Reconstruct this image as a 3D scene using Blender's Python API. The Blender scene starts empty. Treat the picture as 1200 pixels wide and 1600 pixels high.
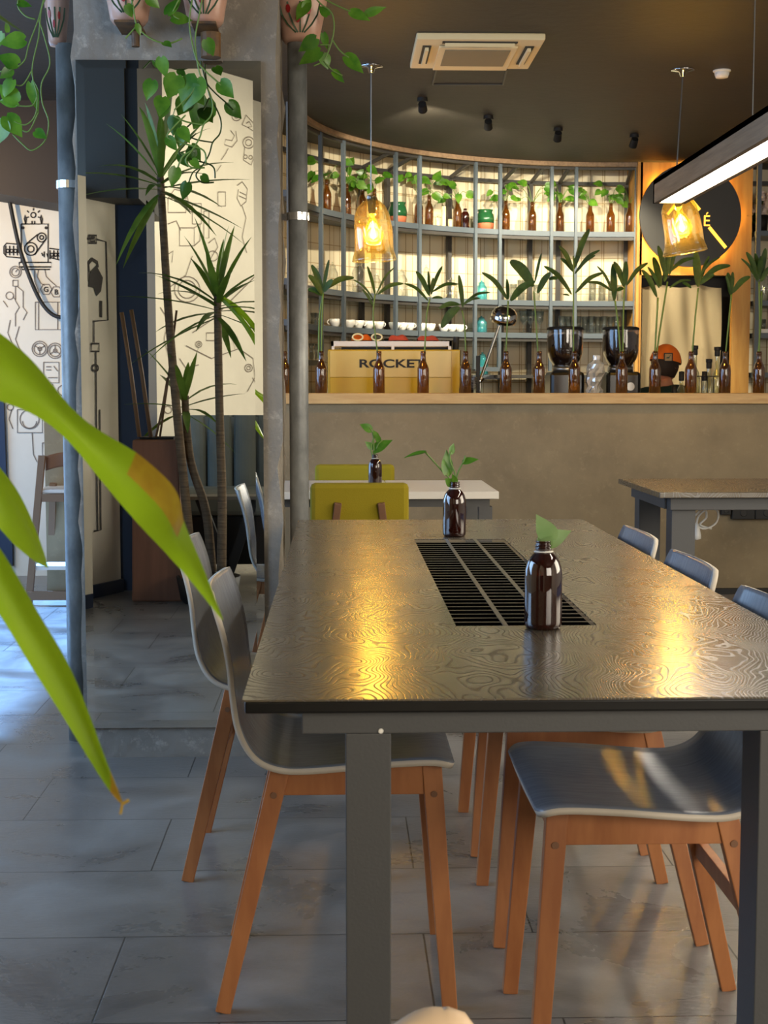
import bpy, math, random
from mathutils import Vector, Matrix
C = bpy.context.scene.collection
PI = math.pi
random.seed(7)

# ---------------------------------------------------------------- camera
FPX = 2250.0; PITCH = math.radians(4.98); YAW = math.radians(1.73); CH = 1.14
cd = bpy.data.cameras.new('camera'); cam = bpy.data.objects.new('camera', cd); C.objects.link(cam)
cd.sensor_fit = 'VERTICAL'; cd.sensor_height = 36; cd.lens = 36 * FPX / 1600
cd.clip_start = .05
cam.location = (0, 0, CH); cam.rotation_euler = (PI / 2 - PITCH, 0, -YAW)
cd.dof.use_dof = True; cd.dof.focus_distance = 4.0; cd.dof.aperture_fstop = 18
bpy.context.scene.camera = cam
FW = Vector((math.sin(YAW) * math.cos(PITCH), math.cos(YAW) * math.cos(PITCH), -math.sin(PITCH)))
RT = Vector((math.cos(YAW), -math.sin(YAW), 0)); UP = RT.cross(FW)
def ray(px, py): return FW + (px - 600) / FPX * RT - (py - 800) / FPX * UP
def W(px, py, Y):                      # photo direction met with the vertical plane at depth Y
    d = ray(px, py); return Vector((0, 0, CH)) + d * (Y / d.y)
MY = 4.37                              # mirror plane; things seen in it stand at 2*MY - depth
def V(px, py, vy):
    p = W(px, py, vy); return Vector((p.x, 2 * MY - p.y, p.z))

# ---------------------------------------------------------------- world, view
sc = bpy.context.scene
sc.view_settings.view_transform = 'Standard'; sc.view_settings.look = 'None'
sc.view_settings.gamma = 1; sc.view_settings.use_curve_mapping = False
sc.view_settings.exposure = 0.55
sc.cycles.use_denoising = True
sc.cycles.max_bounces = 8; sc.cycles.transparent_max_bounces = 24
sc.cycles.caustics_reflective = False; sc.cycles.caustics_refractive = False
sc.cycles.sample_clamp_indirect = 6
wd = bpy.data.worlds.new('daylight'); sc.world = wd; wd.use_nodes = True
wd.node_tree.nodes['Background'].inputs[0].default_value = (.38, .6, 1, 1)
wd.node_tree.nodes['Background'].inputs[1].default_value = 1.2

# ---------------------------------------------------------------- lights
def area(name, loc, target, size, sy, energy, col, spread=PI):
    l = bpy.data.lights.new(name, 'AREA'); l.shape = 'RECTANGLE'; l.size = size; l.size_y = sy
    l.energy = energy; l.color = col; l.spread = spread
    o = bpy.data.objects.new(name, l); C.objects.link(o); o.location = loc
    o.rotation_euler = (Vector(target) - Vector(loc)).to_track_quat('-Z', 'Y').to_euler(); return o
def spot(name, loc, target, energy, col, ang=70, blend=.5, r=.03):
    l = bpy.data.lights.new(name, 'SPOT'); l.energy = energy; l.color = col
    l.spot_size = math.radians(ang); l.spot_blend = blend; l.shadow_soft_size = r
    o = bpy.data.objects.new(name, l); C.objects.link(o); o.location = loc
    o.rotation_euler = (Vector(target) - Vector(loc)).to_track_quat('-Z', 'Y').to_euler(); return o
sun = bpy.data.lights.new('sun', 'SUN'); sun.energy = 26; sun.color = (.2, .46, 1); sun.angle = math.radians(3)
so = bpy.data.objects.new('sun', sun); C.objects.link(so)
so.rotation_euler = Vector((1, -.30, -1.06)).to_track_quat('-Z', 'Y').to_euler()
COOL = (.4, .64, 1)
area('window_daylight', (-3.1, 2.6, 1.75), (0, 3.2, .6), 3.6, 2.2, 135, COOL)
area('door_daylight', (-3.1, 6.8, 1.3), (0, 6.2, .2), 3.0, 2.2, 30, COOL)
area('front_window_daylight', (2.6, -1.9, 1.9), (.6, 4, .4), 2.6, 1.8, 120, (1, .9, .76))  # warm fill added behind the camera; the front wall has no window
area('right_window_daylight', (3.9, 3.2, 1.8), (0, 3.4, .3), 2.6, 1.8, 60, (1, .87, .68))  # second warm fill, added at the right before a solid wall

# ---------------------------------------------------------------- materials
def S(col):                            # sRGB 0-255 to linear
    return tuple(((c / 255) / 12.92 if c / 255 <= .04045 else ((c / 255 + .055) / 1.055) ** 2.4) for c in col) + (1,)
def mat(name, col, rough=.6, metal=0, col2=None, nscale=6, stretch=(1, 1, 1), bump=0, bscale=40, spec=.5, detail=6,
        rough2=None, emit=None, estr=0, lo=.35, hi=.65, trans=0, coat=0):
    m = bpy.data.materials.new(name); m.use_nodes = True; nt = m.node_tree; N = nt.nodes; L = nt.links
    b = N['Principled BSDF']
    b.inputs['Base Color'].default_value = S(col); b.inputs['Roughness'].default_value = rough
    b.inputs['Metallic'].default_value = metal; b.inputs['Specular IOR Level'].default_value = spec
    b.inputs['Coat Weight'].default_value = coat
    if trans: b.inputs['Transmission Weight'].default_value = trans
    if emit: b.inputs['Emission Color'].default_value = S(emit); b.inputs['Emission Strength'].default_value = estr
    if col2 or bump or rough2 is not None:
        tc = N.new('ShaderNodeTexCoord'); mp = N.new('ShaderNodeMapping'); mp.inputs['Scale'].default_value = stretch
        L.new(tc.outputs['Object'], mp.inputs[0])
        nz = N.new('ShaderNodeTexNoise'); nz.inputs['Scale'].default_value = nscale; nz.inputs['Detail'].default_value = detail
        nz.inputs['Roughness'].default_value = .6
        L.new(mp.outputs[0], nz.inputs['Vector'])
        if col2:
            r = N.new('ShaderNodeValToRGB'); r.color_ramp.elements[0].position = lo; r.color_ramp.elements[1].position = hi
            r.color_ramp.elements[0].color = S(col); r.color_ramp.elements[1].color = S(col2)
            L.new(nz.outputs[0], r.inputs[0]); L.new(r.outputs[0], b.inputs['Base Color'])
        if rough2 is not None:
            mr = N.new('ShaderNodeMapRange'); mr.inputs[1].default_value = lo; mr.inputs[2].default_value = hi
            mr.inputs[3].default_value = rough; mr.inputs[4].default_value = rough2
            L.new(nz.outputs[0], mr.inputs[0]); L.new(mr.outputs[0], b.inputs['Roughness'])
        if bump:
            n2 = N.new('ShaderNodeTexNoise'); n2.inputs['Scale'].default_value = bscale; n2.inputs['Detail'].default_value = 5
            L.new(mp.outputs[0], n2.inputs['Vector'])
            bp = N.new('ShaderNodeBump'); bp.inputs['Strength'].default_value = bump; bp.inputs['Distance'].default_value = .01
            L.new(n2.outputs[0], bp.inputs['Height']); L.new(bp.outputs[0], b.inputs['Normal'])
    return m
def glass(name, tint, refl=.25, body=None, bodymix=0.0, rough=.04):      # thin-walled glass: tinted see-through plus gloss
    m = bpy.data.materials.new(name); m.use_nodes = True; nt = m.node_tree; N = nt.nodes; L = nt.links
    N.remove(N['Principled BSDF']); out = N['Material Output']
    t = N.new('ShaderNodeBsdfTransparent'); t.inputs[0].default_value = tint + (1,)
    g = N.new('ShaderNodeBsdfGlossy'); g.inputs['Roughness'].default_value = rough; g.inputs[0].default_value = (1, 1, 1, 1)
    lw = N.new('ShaderNodeLayerWeight'); lw.inputs[0].default_value = .35
    mr = N.new('ShaderNodeMapRange'); mr.inputs[3].default_value = refl * .25; mr.inputs[4].default_value = min(1, refl * 3)
    L.new(lw.outputs['Facing'], mr.inputs[0])
    src = t.outputs[0]
    if body:
        d = N.new('ShaderNodeBsdfDiffuse'); d.inputs[0].default_value = S(body)
        m1 = N.new('ShaderNodeMixShader'); m1.inputs[0].default_value = bodymix
        L.new(src, m1.inputs[1]); L.new(d.outputs[0], m1.inputs[2]); src = m1.outputs[0]
    m2 = N.new('ShaderNodeMixShader'); L.new(mr.outputs[0], m2.inputs[0]); L.new(src, m2.inputs[1]); L.new(g.outputs[0], m2.inputs[2])
    L.new(m2.outputs[0], out.inputs[0]); return m

def concrete(name, a, b_, c, scale=3, rough=.75, bump=.35, pits=.25):
    m = mat(name, a, rough, col2=b_, nscale=scale, bump=bump, bscale=22, detail=10, lo=.3, hi=.7)
    nt = m.node_tree; N = nt.nodes; L = nt.links; b = N['Principled BSDF']
    src = b.inputs['Base Color'].links[0].from_socket
    n = N.new('ShaderNodeTexNoise'); n.inputs['Scale'].default_value = scale * 9; n.inputs['Detail'].default_value = 12
    n.inputs['Roughness'].default_value = .75
    tc = N.new('ShaderNodeTexCoord'); L.new(tc.outputs['Object'], n.inputs['Vector'])
    r = N.new('ShaderNodeValToRGB'); r.color_ramp.elements[0].position = .54; r.color_ramp.elements[1].position = .68
    L.new(n.outputs[0], r.inputs[0])
    mx = N.new('ShaderNodeMix'); mx.data_type = 'RGBA'; mx.inputs['B'].default_value = S(c)
    mm = N.new('ShaderNodeMath'); mm.operation = 'MULTIPLY'; mm.inputs[1].default_value = pits
    L.new(r.outputs[0], mm.inputs[0]); L.new(mm.outputs[0], mx.inputs['Factor']); L.new(src, mx.inputs['A'])
    L.new(mx.outputs['Result'], b.inputs['Base Color']); return m

def tabletop_material():               # dark oak whose raised grain runs in contour swirls
    m = bpy.data.materials.new('dark_grained_wood'); m.use_nodes = True; nt = m.node_tree; N = nt.nodes; L = nt.links
    b = N['Principled BSDF']; b.inputs['Specular IOR Level'].default_value = .6
    tc = N.new('ShaderNodeTexCoord'); mp = N.new('ShaderNodeMapping'); mp.inputs['Scale'].default_value = (1.7, .95, 1)
    mp.inputs['Rotation'].default_value = (0, 0, .25)
    L.new(tc.outputs['Object'], mp.inputs[0])
    n = N.new('ShaderNodeTexNoise'); n.inputs['Scale'].default_value = 1.9; n.inputs['Detail'].default_value = 3
    n.inputs['Roughness'].default_value = .42; L.new(mp.outputs[0], n.inputs['Vector'])
    w = N.new('ShaderNodeMath'); w.operation = 'MULTIPLY'; w.inputs[1].default_value = 620
    s = N.new('ShaderNodeMath'); s.operation = 'SINE'
    L.new(n.outputs[0], w.inputs[0]); L.new(w.outputs[0], s.inputs[0])
    g = N.new('ShaderNodeMapRange'); g.inputs[1].default_value = -1; g.inputs[2].default_value = -.3
    L.new(s.outputs[0], g.inputs[0])
    pore = N.new('ShaderNodeTexNoise'); pore.inputs['Scale'].default_value = 160; pore.inputs['Detail'].default_value = 2
    L.new(tc.outputs['Object'], pore.inputs['Vector'])
    ad = N.new('ShaderNodeMath'); ad.operation = 'MULTIPLY_ADD'; ad.inputs[1].default_value = .25
    L.new(pore.outputs[0], ad.inputs[0]); L.new(g.outputs[0], ad.inputs[2])
    bp = N.new('ShaderNodeBump'); bp.inputs['Strength'].default_value = .13; bp.inputs['Distance'].default_value = .0006
    L.new(ad.outputs[0], bp.inputs['Height']); L.new(bp.outputs[0], b.inputs['Normal'])
    r = N.new('ShaderNodeValToRGB'); r.color_ramp.elements[0].color = S((58, 50, 40)); r.color_ramp.elements[1].color = S((86, 76, 60))
    L.new(g.outputs[0], r.inputs[0]); L.new(r.outputs[0], b.inputs['Base Color'])
    rr = N.new('ShaderNodeMapRange'); rr.inputs[3].default_value = .3; rr.inputs[4].default_value = .2
    L.new(g.outputs[0], rr.inputs[0]); L.new(rr.outputs[0], b.inputs['Roughness']); b.inputs['IOR'].default_value = 1.95; return m

def floor_material():
    m = bpy.data.materials.new('concrete_floor_tile'); m.use_nodes = True; nt = m.node_tree; N = nt.nodes; L = nt.links
    b = N['Principled BSDF']
    tc = N.new('ShaderNodeTexCoord'); mp = N.new('ShaderNodeMapping'); mp.inputs['Location'].default_value = (.22, -.05, 0)
    L.new(tc.outputs['Object'], mp.inputs[0])
    br = N.new('ShaderNodeTexBrick'); br.inputs['Scale'].default_value = 1; br.inputs['Brick Width'].default_value = .62
    br.inputs['Row Height'].default_value = .41; br.inputs['Mortar Size'].default_value = .0022; br.inputs['Mortar Smooth'].default_value = .3
    br.offset = .37; br.offset_frequency = 2; br.inputs['Color1'].default_value = (1, 1, 1, 1); br.inputs['Color2'].default_value = (.82, .82, .84, 1)
    br.inputs['Mortar'].default_value = (.22, .22, .22, 1); L.new(mp.outputs[0], br.inputs['Vector'])
    n = N.new('ShaderNodeTexNoise'); n.inputs['Scale'].default_value = 2.6; n.inputs['Detail'].default_value = 10; n.inputs['Roughness'].default_value = .62
    n.inputs['Distortion'].default_value = .6
    L.new(tc.outputs['Object'], n.inputs['Vector'])
    r = N.new('ShaderNodeValToRGB'); r.color_ramp.elements[0].position = .32; r.color_ramp.elements[1].position = .68
    r.color_ramp.elements[0].color = S((88, 86, 84)); r.color_ramp.elements[1].color = S((140, 136, 130)); L.new(n.outputs[0], r.inputs[0])
    mx = N.new('ShaderNodeMix'); mx.data_type = 'RGBA'; mx.blend_type = 'MULTIPLY'; mx.inputs['Factor'].default_value = 1
    L.new(r.outputs[0], mx.inputs['A']); L.new(br.outputs['Color'], mx.inputs['B']); L.new(mx.outputs['Result'], b.inputs['Base Color'])
    mr = N.new('ShaderNodeMapRange'); mr.inputs[1].default_value = .3; mr.inputs[2].default_value = .7
    mr.inputs[3].default_value = .2; mr.inputs[4].default_value = .46; L.new(n.outputs[0], mr.inputs[0]); L.new(mr.outputs[0], b.inputs['Roughness'])
    n2 = N.new('ShaderNodeTexNoise'); n2.inputs['Scale'].default_value = 30; n2.inputs['Detail'].default_value = 8; n2.inputs['Distortion'].default_value = 1.5
    n2.inputs['Roughness'].default_value = .6
    mp2 = N.new('ShaderNodeMapping'); mp2.inputs['Scale'].default_value = (.7, 1.6, 1); L.new(tc.outputs['Object'], mp2.inputs[0]); L.new(mp2.outputs[0], n2.inputs['Vector'])
    ml = N.new('ShaderNodeMath'); ml.operation = 'MULTIPLY_ADD'; ml.inputs[1].default_value = .55
    L.new(n2.outputs[0], ml.inputs[0])
    rgb = N.new('ShaderNodeRGBToBW'); L.new(br.outputs['Color'], rgb.inputs[0]); L.new(rgb.outputs[0], ml.inputs[2])
    bp = N.new('ShaderNodeBump'); bp.inputs['Strength'].default_value = .3; bp.inputs['Distance'].default_value = .006
    L.new(ml.outputs[0], bp.inputs['Height']); L.new(bp.outputs[0], b.inputs['Normal']); return m

def grid_wall_material():              # pale panels behind a brown wire grid, drawn in arc length and height
    m = bpy.data.materials.new('wire_grid_wall'); m.use_nodes = True; nt = m.node_tree; N = nt.nodes; L = nt.links
    b = N['Principled BSDF']; b.inputs['Roughness'].default_value = .6
    uv = N.new('ShaderNodeUVMap')
    def brick(wd_, hg, mort, c1, c2, off):
        br = N.new('ShaderNodeTexBrick'); br.inputs['Scale'].default_value = 1; br.inputs['Brick Width'].default_value = wd_
        br.inputs['Row Height'].default_value = hg; br.inputs['Mortar Size'].default_value = mort; br.offset = off
        br.inputs['Mortar Smooth'].default_value = .2
        br.inputs['Color1'].default_value = c1; br.inputs['Color2'].default_value = c1; br.inputs['Mortar'].default_value = c2
        L.new(uv.outputs[0], br.inputs['Vector']); return br
    a = brick(.105, .62, .004, S((226, 214, 184)), S((176, 154, 114)), 0)
    c = brick(.15, .13, .0028, (1, 1, 1, 1), (.62, .5, .34, 1), 0)
    mx = N.new('ShaderNodeMix'); mx.data_type = 'RGBA'; mx.blend_type = 'MULTIPLY'; mx.inputs['Factor'].default_value = 1
    L.new(a.outputs['Color'], mx.inputs['A']); L.new(c.outputs['Color'], mx.inputs['B']); L.new(mx.outputs['Result'], b.inputs['Base Color'])
    return m

def leaf_material(name, a, b_, scale=9, stretch=(1, 1, 1), rough=.38):
    m = mat(name, a, rough, col2=b_, nscale=scale, stretch=stretch, detail=3)
    nt = m.node_tree; N = nt.nodes; L = nt.links; b = N['Principled BSDF']; out = N['Material Output']
    tr = N.new('ShaderNodeBsdfTranslucent'); L.new(b.inputs['Base Color'].links[0].from_socket, tr.inputs[0])
    mx = N.new('ShaderNodeMixShader'); mx.inputs[0].default_value = .3
    L.new(b.outputs[0], mx.inputs[1]); L.new(tr.outputs[0], mx.inputs[2]); L.new(mx.outputs[0], out.inputs[0]); return m

M = dict(
    floor=floor_material(), table=tabletop_material(), gridwall=grid_wall_material(),
    pillar=concrete('rough_pillar_concrete', (104, 98, 90), (142, 135, 124), (182, 174, 160), 2.5, .8, .6, .5),
    bar=concrete('bar_front_concrete', (112, 96, 68), (150, 132, 98), (176, 160, 124), 1.8, .55, .15, .25),
    ceiling=mat('dark_ceiling_paint', (42, 36, 29), .6, col2=(48, 42, 33), nscale=3, bump=.2, bscale=18),
    dark=mat('dark_brown_paint', (44, 34, 26), .7),
    greywall=mat('charcoal_paint', (62, 58, 52), .75),
    white=mat('cream_white_wall_paint', (226, 218, 200), .75, col2=(214, 206, 188), nscale=2),
    ply=mat('yellow_pine_plywood', (206, 156, 78), .5, col2=(184, 128, 56), nscale=3, stretch=(6, 6, .7), detail=4),
    pine=mat('pale_pine', (206, 172, 116), .5, col2=(184, 146, 92), nscale=4, stretch=(1, 8, 8), detail=5),
    beech=mat('warm_beech_wood', (172, 112, 66), .42, col2=(150, 92, 52), nscale=7, stretch=(3, 3, .6), detail=4),
    laminate=mat('grey_laminate', (128, 134, 144), .24, col2=(116, 121, 132), nscale=25, stretch=(.6, 6, 1), bump=.06, bscale=120),
    plyedge=mat('plywood_edge', (196, 186, 170), .5),
    steel=mat('dark_grey_powder_coat', (70, 70, 70), .5, bump=.04, bscale=220),
    black=mat('black_lacquer', (16, 15, 14), .28), matt=mat('matt_black', (18, 18, 18), .6),
    slotwood=mat('grille_bar_wood', (100, 92, 78), .35), void=mat('unlit_black', (5, 5, 5), 1, spec=0),
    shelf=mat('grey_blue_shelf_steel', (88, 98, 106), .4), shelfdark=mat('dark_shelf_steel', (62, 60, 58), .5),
    pipe=mat('galvanised_pipe', (112, 114, 114), .45, metal=.25, col2=(150, 152, 150), nscale=14, stretch=(1, 1, .5), bump=.1, bscale=60),
    chrome=mat('chrome', (220, 220, 220), .08, metal=1), bluesteel=mat('brushed_steel', (150, 150, 148), .3, metal=.9),
    mirror=mat('mirror_glass', (236, 240, 238), .0, metal=1),
    amber=glass('amber_bottle_glass', (.64, .36, .08), .2, (82, 48, 12), .48),
    pharm=glass('dark_amber_glass', (.3, .08, .015), .15, (46, 16, 8), .6),
    bell=glass('pendant_amber_glass', (1, .88, .5), .24, (255, 232, 150), .035),
    bulbglass=mat('glowing_bulb', (255, 190, 60), .4, emit=(255, 170, 40), estr=9),
    filament=mat('filament', (255, 240, 200), .4, emit=(255, 214, 120), estr=60),
    clear=glass('clear_glass', (.93, .95, .93), .3), aqua=glass('aqua_glass', (.35, .8, .85), .3, (80, 190, 200), .3),
    water=glass('dark_water', (.3, .1, .03), .2, (60, 22, 6), .5),
    led=mat('led_diffuser', (255, 255, 255), .4, emit=(255, 244, 224), estr=20),
    darkwood=mat('grey_brown_lamp_wood', (150, 124, 98), .6, col2=(120, 98, 76), nscale=6, stretch=(8, .5, 8)),
    acwhite=mat('ivory_plastic', (226, 206, 160), .5), acgrille=mat('grey_mesh', (136, 124, 96), .7),
    plastic=mat('white_plastic', (225, 222, 214), .4), porcelain=mat('white_porcelain', (244, 242, 236), .2),
    yellow=mat('yellow_machine_panel', (204, 176, 92), .3, col2=(212, 184, 104), nscale=4, spec=.6), mustard=mat('mustard_machine_panel', (186, 150, 16), .3, col2=(194, 160, 26), nscale=4, spec=.6),
    olive=mat('olive_upholstery', (146, 130, 10), .9, bump=.2, bscale=260),
    tabwhite=mat('white_laminate', (216, 210, 200), .4), navy=mat('navy_paint', (22, 38, 64), .5),
    sofa=mat('grey_velvet', (84, 88, 84), .8, col2=(98, 102, 98), nscale=3), skirting=mat('grey_skirting', (96, 90, 80), .6),
    terra=mat('pink_glazed_clay', (196, 156, 136), .3, col2=(180, 138, 118), nscale=8), terradark=mat('terracotta', (190, 110, 74), .6),
    greenglaze=mat('green_glaze', (34, 84, 48), .12), red=mat('red_paint', (150, 22, 22), .4), darkgreen=mat('dark_green_paint', (40, 66, 34), .5),
    rust=mat('rusty_steel', (112, 78, 36), .6, col2=(60, 42, 26), nscale=20), candle=mat('ivory_wax', (240, 228, 176), .4),
    signgrey=mat('charcoal_sign', (56, 54, 50), .5), signyellow=mat('backlit_letters', (250, 200, 70), .4, emit=(255, 190, 60), estr=1.6),
    cloth=mat('beige_curtain', (152, 136, 104), .9, bump=.1, bscale=200), ink=mat('black_wall_ink', (40, 32, 26), .8),
    greyink=mat('grey_wall_ink', (120, 108, 96), .8), cardboard=mat('brown_planter', (128, 84, 58), .7, col2=(114, 74, 50), nscale=5, stretch=(4, 4, .5)),
    bamboo=mat('dry_cane', (120, 90, 62), .6), coffee=mat('coffee_beans', (38, 20, 12), .7, bump=.6, bscale=200),
    plasticbag=glass('clear_plastic_bag', (.9, .92, .9), .5, (240, 242, 236), .62),
    orange=mat('orange_fabric', (255, 124, 34), .8), coral=mat('coral_fabric', (214, 92, 70), .8), patch=mat('patch_grey', (190, 160, 120), .8),
    skin=mat('skin', (192, 130, 100), .55), hair=mat('dark_brown_hair', (44, 28, 20), .7), shirt=mat('dark_green_shirt', (20, 46, 42), .85),
    soil=mat('dark_soil', (26, 22, 18), .9, bump=.6, bscale=40), liquor=glass('pale_liquor_bottle', (.86, .88, .72), .3, (190, 180, 110), .18),
    trunk=mat('yucca_bark', (118, 98, 74), .85, col2=(86, 70, 52), nscale=5, stretch=(1, 1, 14), bump=.7, bscale=8),
    pale=mat('pale_beige_finish', (226, 196, 160), .5), leather=mat('brown_leather', (120, 84, 58), .6),
    flower=mat('cream_petals', (226, 206, 190), .8), stem=mat('green_stem', (96, 124, 50), .5),
    strap=leaf_material('yucca_leaf', (66, 100, 34), (116, 148, 56), 5),
    bright=leaf_material('bright_yucca_leaf', (128, 166, 20), (160, 196, 40), 3, rough=.3),
    dry=leaf_material('yellow_dry_leaf', (196, 170, 50), (170, 134, 40), 22),
    pothos=leaf_material('pothos_leaf', (58, 110, 26), (104, 150, 44), 14, rough=.3),
    dracaena=leaf_material('dracaena_leaf', (38, 66, 22), (62, 96, 34), 14, rough=.6),
)

# ---------------------------------------------------------------- mesh helpers
def woff(o):
    v = Vector((0, 0, 0))
    while o is not None: v = v + Vector(o.location); o = o.parent
    return v
class MB:
    def __init__(s): s.v = []; s.f = []; s.m = []; s.uv = None; s.cur = 0
    def add(s, vs, fs):
        n = len(s.v); s.v += [Vector(v) for v in vs]; s.f += [tuple(i + n for i in f) for f in fs]; s.m += [s.cur] * len(fs); return s
    def box(s, x0, x1, y0, y1, z0, z1):
        return s.add([(x, y, z) for z in (z0, z1) for y in (y0, y1) for x in (x0, x1)],
                     [(0, 2, 3, 1), (4, 5, 7, 6), (0, 1, 5, 4), (2, 6, 7, 3), (0, 4, 6, 2), (1, 3, 7, 5)])
    def beam(s, a, b, w, h, w2=None, h2=None, side=(0, 1, 0)):      # rectangular bar from a to b
        a = Vector(a); b = Vector(b); d = (b - a).normalized(); sd = Vector(side)
        sd = (sd - d * sd.dot(d)).normalized(); up = d.cross(sd); w2 = w if w2 is None else w2; h2 = h if h2 is None else h2
        vs = [a + sd * i * w / 2 + up * j * h / 2 for i, j in ((-1, -1), (1, -1), (1, 1), (-1, 1))]
        vs += [b + sd * i * w2 / 2 + up * j * h2 / 2 for i, j in ((-1, -1), (1, -1), (1, 1), (-1, 1))]
        return s.add(vs, [(0, 3, 2, 1), (4, 5, 6, 7), (0, 1, 5, 4), (1, 2, 6, 5), (2, 3, 7, 6), (3, 0, 4, 7)])
    def tube(s, pts, r, n=8, cap=True):
        pts = [Vector(p) for p in pts]; rs = r if isinstance(r, (list, tuple)) else [r] * len(pts)
        u = None; vs = []
        for i, p in enumerate(pts):
            d = (pts[min(i + 1, len(pts) - 1)] - pts[max(i - 1, 0)]).normalized()
            if u is None: u = d.orthogonal().normalized()
            u = (u - d * u.dot(d)).normalized(); w = d.cross(u)
            vs += [p + (u * math.cos(2 * PI * k / n) + w * math.sin(2 * PI * k / n)) * rs[i] for k in range(n)]
        fs = [(i * n + k, i * n + (k + 1) % n, (i + 1) * n + (k + 1) % n, (i + 1) * n + k) for i in range(len(pts) - 1) for k in range(n)]
        if cap: fs += [tuple(range(n))[::-1], tuple(range((len(pts) - 1) * n, len(pts) * n))]
        return s.add(vs, fs)
    def lathe(s, prof, c=(0, 0, 0), n=24, ax=None):                 # prof = [(r, z)...]
        c = Vector(c); vs = []
        q = Vector((0, 0, 1)).rotation_difference(Vector(ax)) if ax else None
        for r, z in prof:
            for k in range(n):
                p = Vector((r * math.cos(2 * PI * k / n), r * math.sin(2 * PI * k / n), z))
                if q: p = q @ p
                vs.append(c + p)
        fs = [(i * n + k, i * n + (k + 1) % n, (i + 1) * n + (k + 1) % n, (i + 1) * n + k) for i in range(len(prof) - 1) for k in range(n)]
        if prof[0][0] > 1e-4: fs.append(tuple(range(n))[::-1])
        return s.add(vs, fs)
    def prism(s, poly, a, b, f):                                    # polygon in 2D, f(u, v, t) -> 3D, extruded t from a to b
        n = len(poly)
        return s.add([f(u, v, a) for u, v in poly] + [f(u, v, b) for u, v in poly],
                     [tuple(range(n))[::-1], tuple(range(n, 2 * n))] + [(i, (i + 1) % n, n + (i + 1) % n, n + i) for i in range(n)])
    def ribbon(s, pts, w, n_):                                      # thin line lying on a surface with normal n_
        pts = [Vector(p) for p in pts]; n_ = Vector(n_).normalized()
        vs = []
        for i, p in enumerate(pts):
            d = (pts[min(i + 1, len(pts) - 1)] - pts[max(i - 1, 0)])
            if d.length < 1e-6: d = Vector((0, 0, 1))
            t = d.normalized().cross(n_) * w / 2; vs += [p - t, p + t]
        return s.add(vs, [(2 * i, 2 * i + 1, 2 * i + 3, 2 * i + 2) for i in range(len(pts) - 1)])
    def strap(s, pts, ws, up=(0, 0, 1), fold=.25):                  # long leaf with a folded midrib
        pts = [Vector(p) for p in pts]; vs = []
        for i, p in enumerate(pts):
            d = (pts[min(i + 1, len(pts) - 1)] - pts[max(i - 1, 0)]).normalized()
            sd = d.cross(Vector(up))
            sd = sd.normalized() if sd.length > 1e-3 else Vector((1, 0, 0)); nn = sd.cross(d)
            w = ws[i] / 2
            vs += [p - sd * w + nn * w * fold, p, p + sd * w + nn * w * fold]
        fs = []
        for i in range(len(pts) - 1):
            for k in (0, 1): fs.append((3 * i + k, 3 * i + k + 1, 3 * i + k + 4, 3 * i + k + 3))
        return s.add(vs, fs)
    def heart(s, base, tip, nrm, wid=.8, curl=.15):                 # heart-shaped leaf
        base = Vector(base); tip = Vector(tip); d = tip - base; Ln = d.length; d.normalize()
        sd = d.cross(Vector(nrm)); sd = sd.normalized() if sd.length > 1e-3 else d.orthogonal().normalized(); nn = sd.cross(d)
        prof = [(-.10, .0, .30), (-.02, .0, .66), (.12, .12, .9), (.3, .3, 1), (.5, .5, .86), (.7, .7, .56), (.87, .87, .24), (1, 1, .02)]
        vs = []
        for e, c, w in prof:
            hw = w * wid * Ln / 2; dz = -curl * Ln * (c ** 2)
            vs += [base + d * e * Ln - sd * hw + nn * (dz + .10 * hw), base + d * (e + c) / 2 * Ln - sd * hw * .5 + nn * (dz + .02 * hw),
                   base + d * c * Ln + nn * dz, base + d * (e + c) / 2 * Ln + sd * hw * .5 + nn * (dz + .02 * hw), base + d * e * Ln + sd * hw + nn * (dz + .10 * hw)]
        fs = [(5 * i + k, 5 * i + k + 1, 5 * i + k + 6, 5 * i + k + 5) for i in range(len(prof) - 1) for k in range(4)]
        return s.add(vs, fs)
    def build(s, name, m, parent=None, smooth=False, bevel=0, off=None):
        o_ = woff(parent) if parent is not None else Vector((0, 0, 0))
        if off is not None: o_ = o_ + Vector(off)
        me = bpy.data.meshes.new(name); me.from_pydata([tuple(v - o_) for v in s.v], [], s.f)
        for x in (m if isinstance(m, (list, tuple)) else [m]): me.materials.append(x)
        if isinstance(m, (list, tuple)): me.polygons.foreach_set('material_index', s.m)
        if smooth: me.polygons.foreach_set('use_smooth', [True] * len(me.polygons))
        if s.uv:
            ul = me.uv_layers.new(name='UVMap')
            for lp in me.loops: ul.data[lp.index].uv = s.uv[lp.vertex_index]
        me.update(); o = bpy.data.objects.new(name, me); C.objects.link(o)
        if parent is not None: o.parent = parent
        if off is not None: o.location = off
        if bevel:
            b = o.modifiers.new('bevel', 'BEVEL'); b.width = bevel; b.segments = 2; b.limit_method = 'ANGLE'
        return o
def tag(o, label=None, cat=None, group=None, kind=None):
    if label: o['label'] = label
    if cat: o['category'] = cat
    if group: o['group'] = group
    if kind: o['kind'] = kind
    return o
def thing(name, label, cat, loc, group=None, rz=0):
    o = bpy.data.objects.new(name, None); C.objects.link(o); o.location = loc; o.rotation_euler = (0, 0, rz); o.empty_display_size = .05
    return tag(o, label, cat, group)
def solo(mb, name, m, label, cat, group=None, **k):                 # a thing that is one mesh, origin at its base
    xs = [v.x for v in mb.v]; ys = [v.y for v in mb.v]; zs = [v.z for v in mb.v]
    o = mb.build(name, m, off=((min(xs) + max(xs)) / 2, (min(ys) + max(ys)) / 2, min(zs)), **k); return tag(o, label, cat, group)
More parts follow.
